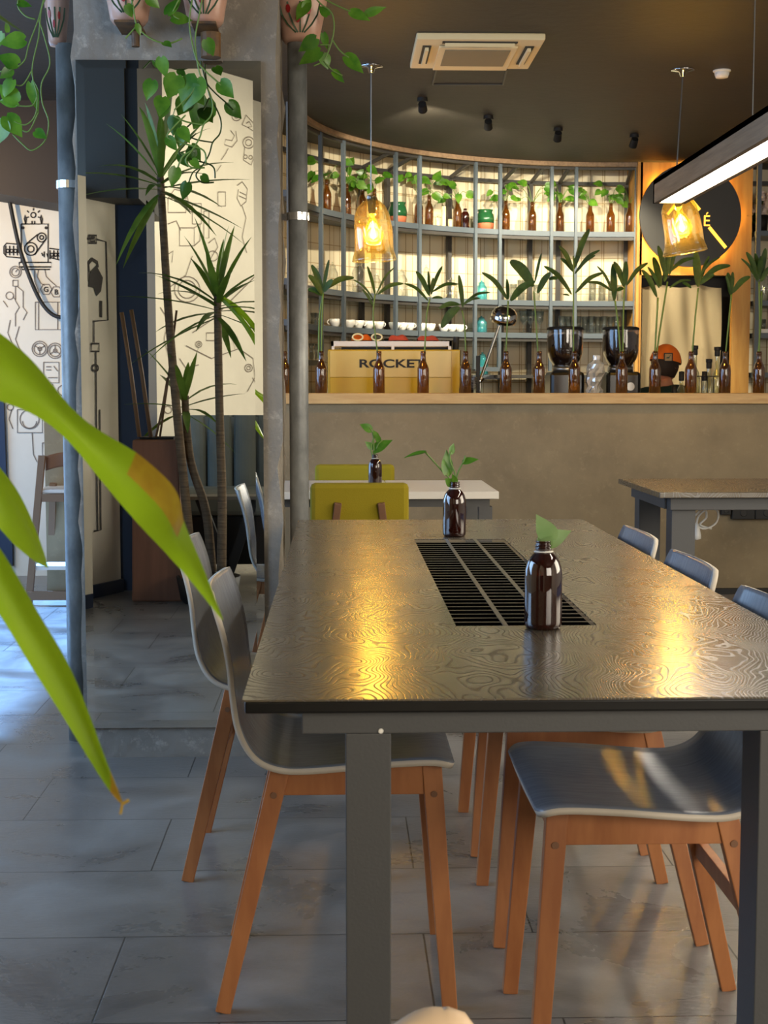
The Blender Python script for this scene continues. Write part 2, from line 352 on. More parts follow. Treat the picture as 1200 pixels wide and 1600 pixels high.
def struct(mb, name, m, parent=None, **k):
    o = mb.build(name, m, parent, **k)
    if parent is None: o['kind'] = 'structure'
    return o
def dup(o, loc=None, rz=None, label=None, group=None, parent=None):
    c = o.copy(); C.objects.link(c)
    if parent is not None: c.parent = parent
    if loc is not None: c.location = loc
    if rz is not None: c.rotation_euler = (0, 0, rz)
    if label: c['label'] = label
    if group: c['group'] = group
    for ch in list(o.children): dup(ch, parent=c)
    return c
def catmull(pts, n=6):
    pts = [Vector(p) for p in pts]; out = []
    for i in range(len(pts) - 1):
        p0 = pts[max(i - 1, 0)]; p1 = pts[i]; p2 = pts[i + 1]; p3 = pts[min(i + 2, len(pts) - 1)]
        for k in range(n):
            t = k / n
            out.append(.5 * ((2 * p1) + (p2 - p0) * t + (2 * p0 - 5 * p1 + 4 * p2 - p3) * t * t + (3 * p1 - p0 - 3 * p2 + p3) * t ** 3))
    out.append(pts[-1]); return out
def text_mesh(txt, size, name, m, parent, origin, xdir, updir, sx=1, bold=0, depth=.002):
    cu = bpy.data.curves.new('t', 'FONT'); cu.body = txt; cu.size = size; cu.offset = bold; cu.extrude = depth; cu.align_x = 'CENTER'
    to = bpy.data.objects.new('t', cu); C.objects.link(to); bpy.context.view_layer.update()
    me = bpy.data.meshes.new_from_object(to.evaluated_get(bpy.context.evaluated_depsgraph_get())); bpy.data.objects.remove(to)
    xd = Vector(xdir); ud = Vector(updir); nd = xd.cross(ud); off = woff(parent)
    for v in me.vertices: v.co = Vector(origin) + xd * v.co.x * sx + ud * v.co.y + nd * v.co.z - off
    me.name = name; me.materials.clear(); me.materials.append(m)
    o = bpy.data.objects.new(name, me); C.objects.link(o); o.parent = parent; return o
ORD = ['first', 'second', 'third', 'fourth', 'fifth', 'sixth', 'seventh', 'eighth', 'ninth', 'tenth', 'eleventh', 'twelfth', 'thirteenth', 'fourteenth']

# ================================================================ THE SETTING
ZC = 2.72; ZF = 3.25
struct(MB().box(-3.4, 4.4, -3.2, 11.4, -.12, 0), 'floor', M['floor'])
struct(MB().box(-3.4, 4.4, 5.0, 11.4, ZC, ZC + .6), 'ceiling', M['ceiling'])
struct(MB().box(-3.4, 4.4, -3.2, 5.0, ZF, ZF + .1), 'ceiling_front', M['greywall'])
# left wall with a long window and a glazed door opening
lw = MB(); X0, X1 = -3.4, -3.25
for y0, y1, z0, z1 in ((-3.2, .6, 0, 3.3), (.6, 4.6, 0, .8), (.6, 4.6, 2.7, 3.3), (4.6, 5.0, 0, 3.3), (5.0, 5.25, 0, 2.8), (5.25, 8.4, 2.4, 2.8), (8.4, 11.4, 0, 2.8)):
    lw.box(X0, X1, y0, y1, z0, z1)
struct(lw, 'wall_left', M['white'])
struct(MB().box(4.25, 4.4, -3.2, 11.4, 0, 3.3), 'wall_right', M['white'])
struct(MB().box(-3.4, 4.4, -3.35, -3.2, 0, 3.35), 'wall_front', M['white'])
struct(MB().box(-3.4, 4.4, 11.25, 11.4, 0, 2.8), 'wall_back', M['white'])
for n, (y0, y1, z0, z1, k) in enumerate(((.6, 4.6, .8, 2.7, 4), (5.25, 8.4, 0, 2.4, 3))):
    fr = MB()
    for i in range(k + 1):
        y = y0 + (y1 - y0) * i / k; fr.box(-3.36, -3.30, y - .03, y + .03, z0, z1)
    fr.box(-3.36, -3.30, y0, y1, z0, z0 + .05); fr.box(-3.36, -3.30, y0, y1, z1 - .05, z1)
    struct(fr, 'window_%d' % (n + 1), M['navy'])

struct(MB().box(-3.39, -3.37, .6, 4.6, .8, 2.7), 'window_blind', M['tabwhite'])  # unseen panel added to stop the sun entering by the long window
# painted wall at the far left, seen past the pillar
YL = 8.7
wl = MB().box(-2.6, -.9, YL, YL + .12, 0, 2.5); wall_mural = struct(wl, 'wall_mural', M['white'])
struct(MB().prism([(-3.2, 2.42), (-.6, 2.0), (-.6, ZC), (-3.2, ZC)], YL - .5, YL + .3, lambda u, v, t: (u, t, v)), 'trim_1', M['dark'])
nav = [W(-40, 640, YL - .02), W(6, 620, YL - .02), W(10, 740, YL - .02), W(19, 800, YL - .02), W(20, 884, YL - .02), W(-40, 880, YL - .02)]
struct(MB().prism([(p.x, max(p.z, .0)) for p in nav], YL - .03, YL - .002, lambda u, v, t: (u, t, v)), 'trim_2', M['navy'])
struct(MB().box(-.98, -.86, 8.3, 8.7, 0, ZC), 'wall_partition', M['greywall'])

# line drawings of machinery on that wall
def circle(cx, cy, r, n=20, a0=0, a1=2 * PI): return [(cx + r * math.cos(a0 + (a1 - a0) * i / n), cy + r * math.sin(a0 + (a1 - a0) * i / n)) for i in range(n + 1)]
def rect(x0, y0, x1, y1): return [(x0, y0), (x1, y0), (x1, y1), (x0, y1), (x0, y0)]
dk = []; gy = []
dk += [rect(33, 350, 75, 410), rect(30, 410, 80, 417), rect(34, 417, 78, 421), circle(48, 389, 10), circle(48, 389, 5), circle(65, 371, 7), circle(65, 371, 3),
       [(41, 381), (59, 366)], [(54, 398), (72, 373)], circle(36, 356, 1.5, 8), circle(72, 356, 1.5, 8), circle(36, 404, 1.5, 8),
       [(40, 350), (38, 342), (39, 336), (41, 342), (40, 350)], [(65, 350), (63, 342), (64, 336), (66, 342), (65, 350)],
       circle(52, 336, 4, 10), [(50, 345), (50, 350)], [(54, 345), (54, 350)],
       [(45, 332), (42, 329)], [(52, 329), (52, 325)], [(59, 332), (62, 329)], [(45, 339), (41, 340)], [(59, 339), (63, 340)],
       [(30, 382), (10, 380), (6, 385), (6, 396), (10, 401), (33, 403)], [(77, 388), (100, 391)], [(77, 402), (100, 408)],
       [(65, 395), (67, 400)], [(69, 393), (69, 402)], [(73, 396), (75, 402)]]
for i in range(4): dk += [circle(12 + 6 * i, 392, 2.6, 10), [(9 + 6 * i, 384), (9 + 6 * i, 399)]]
for i in range(4): dk += [circle(81 + 6 * i, 398, 2.5, 10), [(78 + 6 * i, 391), (78 + 6 * i, 405)]]
for cx, cy, ch in ((72, 452, 'G'), (88, 456, 'B')):
    gy += [circle(cx, cy, 9, 6)]
gy += [circle(24, 425, 9), circle(24, 425, 6), [(24, 425), (28, 420)], rect(20, 438, 28, 447), [(24, 447), (24, 470), (30, 480), (24, 490), (24, 510)],
       [(26, 447), (36, 455), (36, 480), (42, 488), (36, 500)], circle(15, 462, 6, 10), [(20, 464), (24, 468)],
       [(60, 421), (58, 432), (64, 443), (70, 446)], [(70, 421), (72, 432), (80, 440), (88, 447)], [(54, 421), (54, 440), (60, 455), (60, 470)],
       rect(55, 472, 96, 515), [(60, 472), (60, 515)], [(90, 472), (90, 515)], circle(62, 545, 12), circle(62, 545, 9), circle(62, 545, 3, 8), circle(86, 548, 12), circle(86, 548, 9), circle(86, 548, 3, 8),
       [(62, 545), (62, 554)], [(62, 545), (54, 540)], [(62, 545), (70, 540)], [(86, 548), (86, 539)], [(86, 548), (94, 553)], [(86, 548), (78, 553)],
       rect(68, 566, 92, 598), [(72, 573), (80, 573)], [(72, 578), (80, 578)], [(84, 572), (90, 580)], [(75, 590), (90, 590)],
       [(30, 510), (24, 530), (30, 545), (38, 560), (40, 580)], rect(27, 640, 66, 676), circle(46, 655, 15), circle(46, 658, 11, 14, 0, PI), [(50, 676), (52, 710), (58, 722)],
       rect(74, 640, 96, 672), rect(66, 692, 100, 712), [(74, 699), (90, 699)], circle(78, 704, 4, 10), [(70, 676), (70, 692)], [(82, 640), (82, 600)],
       circle(98, 610, 8, 10), [(16, 500), (12, 520), (20, 540), (24, 560)], [(18, 640), (14, 655), (20, 670)], circle(16, 636, 5, 10), [(5, 470), (12, 480)], [(40, 590), (46, 610), (46, 640)]]
def mural(lines, w, name, m, parent, f, n_):
    mb = MB()
    for l in lines: mb.ribbon([f(*p) for p in l], w, n_)
    return mb.build(name, m, parent)
mural(dk, .0075, 'drawing_lines', M['ink'], wall_mural, lambda x, y: W(x, y, YL - .004), (0, -1, 0))
mural(gy, .0055, 'faint_drawing_lines', M['greyink'], wall_mural, lambda x, y: W(x, y, YL - .004), (0, -1, 0))
for ch, px, py in (('G', 72, 456), ('B', 88, 460)):
    text_mesh(ch, .042, 'painted_letter', M['ink'], wall_mural, W(px, py, YL - .004), (1, 0, 0), (0, 0, 1), bold=.001, depth=.0005)

# ---- walls seen in the mirror (behind and left of the camera)
kp = [V(100, 600, 7.55), V(184, 600, 8.02)]
ka = Vector((kp[0].x - .5, kp[0].y + 1.03, 0)); kb = Vector((kp[1].x, kp[1].y, 0)); kd = (kb - ka).normalized(); kn = Vector((-kd.y, kd.x, 0))
if kn.y < 0: kn = -kn
k_len = (kb - ka).length
def kw(u, z, t=0): return ka + kd * u + kn * t + Vector((0, 0, z))
wall_kettle = struct(MB().prism([(0, 0), (k_len, 0), (k_len, 2.2), (0, 2.2)], -.1, 0, lambda u, v, t: kw(u, v, t)), 'wall_kettle', M['white'])
struct(MB().prism([(0, 0), (k_len, 0), (k_len, .07), (0, .07)], .001, .02, lambda u, v, t: kw(u, v, t)), 'baseboard_kettle', M['navy'])
def vk(px, py):                        # a mirrored photo direction met with the kettle wall
    o = Vector((0, 2 * MY, CH)); d = ray(px, py); d = Vector((d.x, -d.y, d.z)); t = (ka - o).dot(kn) / d.dot(kn); return o + d * t + kn * .004
kl = [[(133, 373), (146, 373)], rect(138, 368, 150, 380), rect(141, 371, 147, 377), [(150, 374), (165, 378), (168, 500), (146, 502), (146, 535)], rect(142, 537, 154, 549),
      [(149, 549), (150, 700), (152, 830)], [(130, 408), (138, 412), (136, 440)], circle(148, 575, 5, 10), [(155, 640), (157, 828), (146, 830)]]
mural(kl, .011, 'drawing_lines', M['ink'], wall_kettle, vk, kn)
ket = MB().add([vk(x, y) for x, y in ((137, 448), (140, 425), (150, 415), (160, 434), (157, 455), (150, 463), (146, 450))], [(0, 1, 2, 3, 4, 5, 6)])
ket.ribbon([vk(x, y) for x, y in ((138, 425), (137, 412), (143, 405), (151, 410), (152, 418))], .02, kn)
ket.ribbon([vk(x, y) for x, y in ((157, 470), (157, 496))], .022, kn)
ket.build('kettle_drawing', M['ink'], wall_kettle)
c0 = V(184, 600, 8.05); c1 = V(236, 600, 8.15)
struct(MB().box(c0.x, c1.x, c1.y - .25, c0.y, 0, 2.16), 'wall_column', M['navy'])
b1 = V(212, 600, 8.0)
struct(MB().box(-2.6, b1.x, -.1, 1.0, 2.13, ZF), 'ceiling_bulkhead', M['greywall'])
struct(MB().box(b1.x, c1.x, -.1, .98, 2.13, ZF), 'trim_3', M['matt'])
wa = Vector((-1.9, .45, 0)); wb = Vector((.55, -3.2, 0)); wdv = (wb - wa).normalized(); wn = Vector((-wdv.y, wdv.x, 0))
if wn.x < 0: wn = -wn
wlen = (wb - wa).length
wall_rear = struct(MB().prism([(0, 0), (wlen, 0), (wlen, ZF), (0, ZF)], -.1, 0, lambda u, v, t: wa + wdv * u + wn * t + Vector((0, 0, v))), 'wall_rear', M['white'])
def vw(px, py):
    o = Vector((0, 2 * MY, CH)); d = ray(px, py); d = Vector((d.x, -d.y, d.z)); t = (wa - o).dot(wn) / d.dot(wn); return o + d * t + wn * .004
rl = [circle(369, 182, 7, 12), circle(369, 182, 3, 8), [(378, 195), (384, 180), (398, 195), (400, 208), (388, 200), (378, 195)], [(384, 193), (389, 190), (393, 198), (387, 199)],
      [(360, 204), (366, 212), (362, 220), (352, 218), (350, 226), (362, 230), (370, 220), (368, 205)], circle(388, 223, 9, 14), circle(388, 223, 5, 10), circle(383, 245, 3, 8), circle(391, 246, 3, 8),
      [(382, 230), (380, 250), (392, 258), (398, 240)], [(370, 290), (378, 284), (386, 295), (384, 315), (376, 322), (370, 310), (372, 296)], [(374, 300), (384, 305)], [(373, 306), (384, 311)], [(378, 322), (384, 340), (378, 370), (385, 395)],
      rect(262, 310, 290, 332), [(262, 310), (272, 296), (296, 300), (290, 310)], rect(280, 356, 303, 384), [(303, 356), (312, 350), (312, 376), (303, 384)], rect(318, 330, 326, 372), rect(300, 318, 314, 350),
      [(292, 305), (296, 330), (310, 334)], [(262, 350), (275, 345), (282, 360)], [(325, 380), (335, 372), (340, 386), (332, 398), (326, 410), (336, 420)], circle(332, 400, 8, 12), [(256, 455), (290, 430), (300, 400)], circle(292, 452, 20, 18), circle(292, 452, 14, 18),
      [(360, 470), (400, 430), (410, 436)], [(300, 520), (330, 500), (350, 480)], circle(310, 538, 5, 8), circle(310, 538, 2, 8), [(290, 540), (330, 560), (372, 545)], [(362, 525), (366, 545), (370, 525), (374, 545)], rect(322, 520, 336, 532),
      circle(388, 575, 6, 12), circle(388, 575, 3, 8), [(378, 548), (395, 560), (398, 590), (386, 612)], [(345, 250), (352, 240), (356, 232)], [(338, 268), (345, 258)], [(250, 480), (262, 500), (256, 530), (264, 560)], [(280, 560), (290, 575), (310, 570)],
      rect(340, 300, 352, 322), [(258, 400), (270, 392), (268, 410)], [(398, 500), (404, 520), (396, 536)], [(394, 590), (400, 600), (408, 596)], circle(262, 640, 6, 10), [(255, 690), (256, 720), (258, 735)]]
mural(rl, .006, 'drawing_lines', M['greyink'], wall_rear, vw, wn)

# ---- pillar
PX0, PX1, PYF, PYB = -.79, -.183, MY + .012, MY + .37
pm = MB(); rows = 40; cols = 12; vs = []
for j in range(rows + 1):
    z = 3.25 * j / rows
    for k in range(4 * cols):
        s_, t_ = divmod(k, cols); t_ = t_ / cols
        x, y = [(PX0 + (PX1 - PX0) * t_, PYF), (PX1, PYF + (PYB - PYF) * t_), (PX1 - (PX1 - PX0) * t_, PYB), (PX0, PYB - (PYB - PYF) * t_)][s_]
        edge = (k % cols) == 0
        a = random.uniform(-.009, .009) if edge else random.uniform(-.002, .002)
        vs.append((x + (a if edge else (a if s_ in (1, 3) else 0)), y + (abs(a) * .6 if s_ == 0 or edge else 0), z))
n4 = 4 * cols
pm.add(vs, [(j * n4 + k, j * n4 + (k + 1) % n4, (j + 1) * n4 + (k + 1) % n4, (j + 1) * n4 + k) for j in range(rows) for k in range(n4)])
struct(pm, 'wall_pillar', M['pillar'])
# ---- mirror with bevelled rim, fixed on the pillar face
mx0, mx1, mz0, mz1 = -.778, -.233, .095, 2.10; bw = .024; bd = .0009
mir = thing('wall_mirror', 'tall rectangular mirror with faceted rim on the concrete pillar', 'mirror', ((mx0 + mx1) / 2, MY, mz0))
a = [(mx0, MY + bd, mz0), (mx1, MY + bd, mz0), (mx1, MY + bd, mz1), (mx0, MY + bd, mz1), (mx0 + bw, MY, mz0 + bw), (mx1 - bw, MY, mz0 + bw), (mx1 - bw, MY, mz1 - bw), (mx0 + bw, MY, mz1 - bw)]
MB().add(a, [(4, 5, 6, 7)]).build('mirror_face', M['mirror'], mir)
MB().add(a, [(0, 1, 5, 4), (1, 2, 6, 5), (2, 3, 7, 6), (3, 0, 4, 7)]).build('bevelled_rim', M['mirror'], mir)
MB().box(mx0 + .001, mx1 - .001, MY + bd + .0005, PYF - .0005, mz0 + .001, mz1 - .001).build('backing_board', M['steel'], mir)

# ---- pipes each side of the pillar
def pipe(px, Y, top, label, clampz, side):
    x = W(px, 700, Y).x
    t = thing('galvanised_pole', label, 'pole', (x, Y, 0), 'poles beside the pillar')
    MB().tube([(x, Y, 0), (x, Y, top * .5), (x, Y, top)], .0305, 24).build('pipe', M['pipe'], t, smooth=True)
    c = MB().lathe([(.031, -.012), (.036, -.012), (.036, .012), (.031, .012)], (x, Y, clampz), 24)
    c.beam((x, Y, clampz), (x + side * .07, Y + .02, clampz), .02, .02, side=(0, 0, 1)); c.build('clamp', M['chrome'], t)
    return x
xr = pipe(467.5, 4.62, 2.235, 'galvanised steel pole to the right of the pillar, behind the table corner', 1.674, -1)
xl = pipe(114, 4.62, 2.20, 'galvanised steel pole with blue sheen at the left of the mirror pillar', 1.77, 1)

# ---- bar: concrete front, pine ledge
struct(MB().box(-1.6, 4.2, 7.84, 8.02, 0, 1.044), 'wall_bar_front', M['bar'])
struct(MB().box(-1.6, 4.2, 7.8, 7.84, 0, .03), 'baseboard_bar', M['matt'])
solo(MB().box(-.55, 4.2, 7.81, 8.12, 1.046, 1.104), 'bar_ledge', M['pine'], 'long pale pine ledge along the top of the concrete bar', 'counter', bevel=.003)
solo(MB().box(-.25, 4.2, 8.125, 8.74, 0, .92), 'back_worktop', M['steel'], 'grey work counter behind the bar under the yellow espresso machine', 'counter', bevel=.004)

# ---- curved wall, shelving
CC = Vector((1.9, 8.18)); RF = 2.18; RB = 2.46; RW = 2.5
def arc(r, a): return Vector((CC.x + r * math.cos(a), CC.y + r * math.sin(a)))
def hit(px, r):                        # photo column met with the arc of radius r
    d = ray(px, 500); d = Vector((d.x, d.y)); d.normalize(); b = -d.dot(CC); c = CC.length_squared - r * r
    return d * (-b + math.sqrt(max(b * b - c, 0)))
def ang(p): return math.atan2(p.y - CC.y, p.x - CC.x)
A0 = math.radians(179); A1 = ang(hit(993, RF))
def arcband(r0, r1, z0, z1, a0=A0, a1=A1, n=48):
    mb = MB(); vs = []
    for i in range(n + 1):
        a = a0 + (a1 - a0) * i / n; p = arc(r0, a); q = arc(r1, a)
        vs += [(p.x, p.y, z0), (q.x, q.y, z0), (q.x, q.y, z1), (p.x, p.y, z1)]
    mb.add(vs, [(4 * i + k, 4 * i + (k + 1) % 4, 4 * i + 4 + (k + 1) % 4, 4 * i + 4 + k) for i in range(n) for k in range(4)] + [(3, 2, 1, 0), (4 * n, 4 * n + 1, 4 * n + 2, 4 * n + 3)])
    return mb
cw = MB(); n = 60; vs = []; cw.uv = []
for i in range(n + 1):
    a = math.radians(180) + (math.radians(78) - math.radians(180)) * i / n; p = arc(RW, a); q = arc(RW + .08, a)
    vs += [(p.x, p.y, 0), (p.x, p.y, ZC), (q.x, q.y, 0), (q.x, q.y, ZC)]; cw.uv += [(-a * RW, 0), (-a * RW, ZC)] * 2
cw.add(vs, [(4 * i, 4 * i + 1, 4 * i + 5, 4 * i + 4) for i in range(n)] + [(4 * i + 2, 4 * i + 6, 4 * i + 7, 4 * i + 3) for i in range(n)])
struct(cw, 'wall_curved', M['gridwall'])
struct(arcband(RF - .05, RF - .02, ZC - .03, ZC), 'trim_4', M['darkwood'])
sh = thing('curved_shelving_unit', 'curved grey steel shelving with open ladder posts behind the bar', 'shelving unit', (CC.x, CC.y + RF, 0))
for z in (2.24, 1.75, 1.52):
    s_ = arcband(RF, RB, z - .036, z).build('shelf', M['shelf'], sh)
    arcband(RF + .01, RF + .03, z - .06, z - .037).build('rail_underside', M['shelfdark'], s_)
arcband(RF, RB, 1.27, 1.30, A0, ang(hit(508, RF))).build('shelf', M['shelf'], sh)
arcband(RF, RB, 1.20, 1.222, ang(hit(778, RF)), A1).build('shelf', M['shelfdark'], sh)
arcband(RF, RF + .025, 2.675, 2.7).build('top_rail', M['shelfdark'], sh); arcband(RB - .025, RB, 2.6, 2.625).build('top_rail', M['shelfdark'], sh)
POST = [(452, 1.0), (502, 1.30), (537, 1.25), (618, 1.25), (655, 1.25), (742, 1.262), (780, 1.262), (860, 1.25), (898, 1.25), (991, 1.0)]
for px, zb in POST:
    p = hit(px, RF + .0); a = ang(p); rd = Vector((math.cos(a), math.sin(a), 0))
    MB().beam((p.x, p.y, zb), (p.x, p.y, 2.70), .024, .022, side=rd).build('post', M['shelf'], sh)
for px in (565, 605, 701, 783, 827, 871, 976):
    p = hit(px, RB - .01); a = ang(p); rd = Vector((math.cos(a), math.sin(a), 0))
    o_ = MB().beam((p.x, p.y, .95), (p.x, p.y, 2.62), .03, .03, side=rd)
    q = arc(RF + .02, a); o_.beam((p.x, p.y, 2.61), (q.x, q.y, 2.68), .02, .02, side=(0, 0, 1)); o_.build('rear_post', M['shelfdark'], sh)
p = hit(742, RF); q = hit(780, RF); MB().beam((p.x, p.y, 1.262), (q.x, q.y, 1.262), .03, .026, side=(0, 0, 1)).build('cross_bar', M['shelf'], sh)

# ---- plywood bay with sign, hatch and curtain
bx0, bx1, by = 2.125, 2.93, 10.30
hx0, hx1, hz1 = 2.14, 2.80, 1.93
pw = MB().box(bx0, bx1, by, by + .05, hz1, ZC).box(hx1, bx1, by, by + .05, .0, hz1)
pw.box(bx0, bx0 + .02, by, by + .3, 0, ZC).box(bx0 - .02, bx0, by - .02, by + .45, 0, ZC)
struct(pw, 'wall_plywood', M['ply'])
struct(MB().box(bx0 + .02, bx1, by + .28, by + .3, 0, hz1), 'wall_hatch', M['matt'])
cu = MB(); nx, nz = 60, 20; vs = []
for j in range(nz + 1):
    z = .8 + (1.86 - .8) * j / nz
    for i in range(nx + 1):
        u = i / nx; x = 2.15 + u * .6
        vs.append((x, by + .12 + .012 * math.sin(u * 26 + j * .25) * (.4 + u) + .016 * math.sin(u * 9 - j * .3), z - .012 * math.cos(u * 13) * (j / nz)))
cu.add(vs, [(j * (nx + 1) + i, j * (nx + 1) + i + 1, (j + 1) * (nx + 1) + i + 1, (j + 1) * (nx + 1) + i) for j in range(nz) for i in range(nx)])
solo(cu, 'curtain', M['cloth'], 'beige cloth curtain hanging in the dark hatch under the round sign', 'curtain', smooth=True)
sc_ = W(1078, 337, by - .06); sg = thing('round_sign', 'large round charcoal sign with glowing yellow strokes on the plywood wall', 'sign', (sc_.x, by - .06, sc_.z - .36))
MB().lathe([(0, 0), (.357, 0), (.36, .004), (.36, .03), (0, .03)], (sc_.x, by - .05, sc_.z), 64, ax=(0, -1, 0)).build('disc', M['signgrey'], sg)
def stroke(x0, y0, x1, y1, w=.022):
    MB().beam(W(x0, y0, by - .083), W(x1, y1, by - .083), .004, w, side=(0, 1, 0)).build('glowing_stroke', M['signyellow'], sg)
stroke(1075, 306, 1093, 328); stroke(1108, 355, 1134, 387); stroke(1043, 335, 1066, 306, .018)
text_mesh('É', .108, 'letter', M['signyellow'], sg, W(1104, 353, by - .083), (1, 0, 0), (0, 0, 1), depth=.0005)
# lamps hidden behind the sign wash the plywood orange
for k in range(8):
    a_ = 2 * PI * k / 8; l = bpy.data.lights.new('sign_backlight', 'POINT'); l.energy = 1.6; l.color = (1, .55, .12); l.shadow_soft_size = .02
    o = bpy.data.objects.new('sign_backlight', l); C.objects.link(o); o.location = (sc_.x + .3 * math.cos(a_), by - .03, sc_.z + .3 * math.sin(a_))

# right hand shelving
rs = thing('wall_shelving', 'grey steel shelving at the right edge, beyond the plywood bay', 'shelving unit', (3.4, 10.3, 0))
for z in (2.24, 1.75, 1.52, 1.24): MB().box(2.95, 4.2, 10.25, 10.6, z - .036, z).build('shelf', M['shelf'], rs)
for x in (2.945, 3.9): MB().box(x, x + .03, 10.23, 10.26, 1.22, ZC).build('post', M['shelf'], rs)
MB().box(2.95, 4.2, 10.57, 10.6, 2.6, 2.63).build('top_rail', M['shelfdark'], rs)
rw = MB(); rw.box(2.93, 4.25, 10.62, 10.7, 0, ZC); rw.uv = [(v.x, v.z) for v in rw.v]; struct(rw, 'wall_right_bay', M['gridwall'])

# ================================================================ CEILING FITTINGS
ac = thing('air_conditioner', 'ivory square ceiling cassette air conditioner with louvres', 'air conditioner', (.63, 6.9, ZC - .035))
X0, X1, Y0, Y1 = .345, .925, 6.60, 7.2
MB().box(X0, X1, Y0, Y1, ZC - .03, ZC).build('housing', M['acwhite'], ac, bevel=.006)
MB().box(X0 + .11, X1 - .11, Y0 + .11, Y1 - .02, ZC - .042, ZC - .031).build('inner_frame', M['acwhite'], ac, bevel=.003)
MB().box(X0 + .14, X1 - .14, Y0 + .15, Y1 - .13, ZC - .046, ZC - .0425).build('intake_grille', M['acgrille'], ac)
for x0, x1, y0, y1 in ((X0 + .035, X0 + .075, Y0 + .12, Y1 - .12), (X1 - .075, X1 - .035, Y0 + .12, Y1 - .12), (X0 + .12, X1 - .12, Y0 + .035, Y0 + .07)):
    o = MB().box(x0, x1, y0, y1, ZC - .034, ZC - .0305).build('air_slot', M['matt'], ac)
    MB().box(x0 + .012, x1 - .012, y0 + .02, y1 - .02, ZC - .05, ZC - .0345).build('louvre', M['acwhite'], o)
hp = [W(683, 108, 1), W(790, 108, 1)]
lid = MB()
def zp(px, py, z): d = ray(px, py); return Vector((0, 0, CH)) + d * ((z - CH) / d.z)
q = [zp(682, 107, ZC), zp(792, 107, ZC), zp(786, 131, ZC), zp(676, 131, ZC)]
for i in range(4): a_, b_ = q[i], q[(i + 1) % 4]; lid.beam(a_ - Vector((0, 0, .004)), b_ - Vector((0, 0, .004)), .006, .008, side=(0, 0, 1))
solo(lid, 'access_hatch', M['shelfdark'], 'thin dark outline of an access hatch in the ceiling behind the air conditioner', 'hatch')
for k, (px, py) in enumerate(((660, 156), (763, 184), (872, 203), (991, 213))):
    p = zp(px, py - 3, ZC); lab = ['black ceiling spotlight nearest the air conditioner, leftmost of four', 'second black ceiling spotlight from the left', 'third black ceiling spotlight from the left, before the shelving', 'rightmost black ceiling spotlight, left of the round sign'][k]
    t = thing('ceiling_spotlight', lab, 'spotlight', (p.x, p.y, ZC - .07), 'ceiling spotlights before the bar')
    tgt = Vector((p.x * .7 + .4, 10.1, 1.75)); dr = (tgt - Vector((p.x, p.y, ZC - .05))).normalized()
    MB().lathe([(0, 0), (.028, 0), (.03, -.02), (.0, -.02)], (p.x, p.y, ZC), 20).build('mount', M['matt'], t)
    MB().lathe([(.0, -.02), (.022, -.02), (.026, .035), (.022, .035), (.018, .02), (0, .02)], (p.x, p.y, ZC - .045), 20, ax=dr).build('head', M['matt'], t)
    e = Vector((p.x, p.y, ZC - .045)) + dr * .045
    spot('spotlight_beam', e, tgt, 76, (1, .89, .66), 85, .35, .02)
p = zp(1128, 110, ZC)
t = thing('smoke_detector', 'small white round smoke detector on the dark ceiling', 'smoke detector', (p.x, p.y, ZC - .04))
MB().lathe([(0, -.038), (.03, -.036), (.036, -.02), (.036, 0), (0, 0)], (p.x, p.y, ZC), 24).build('cover', M['plastic'], t, smooth=True)
MB().lathe([(.042, -.008), (.044, -.006), (.044, 0), (.04, 0)], (p.x, p.y, ZC), 24).build('base', M['plastic'], t)

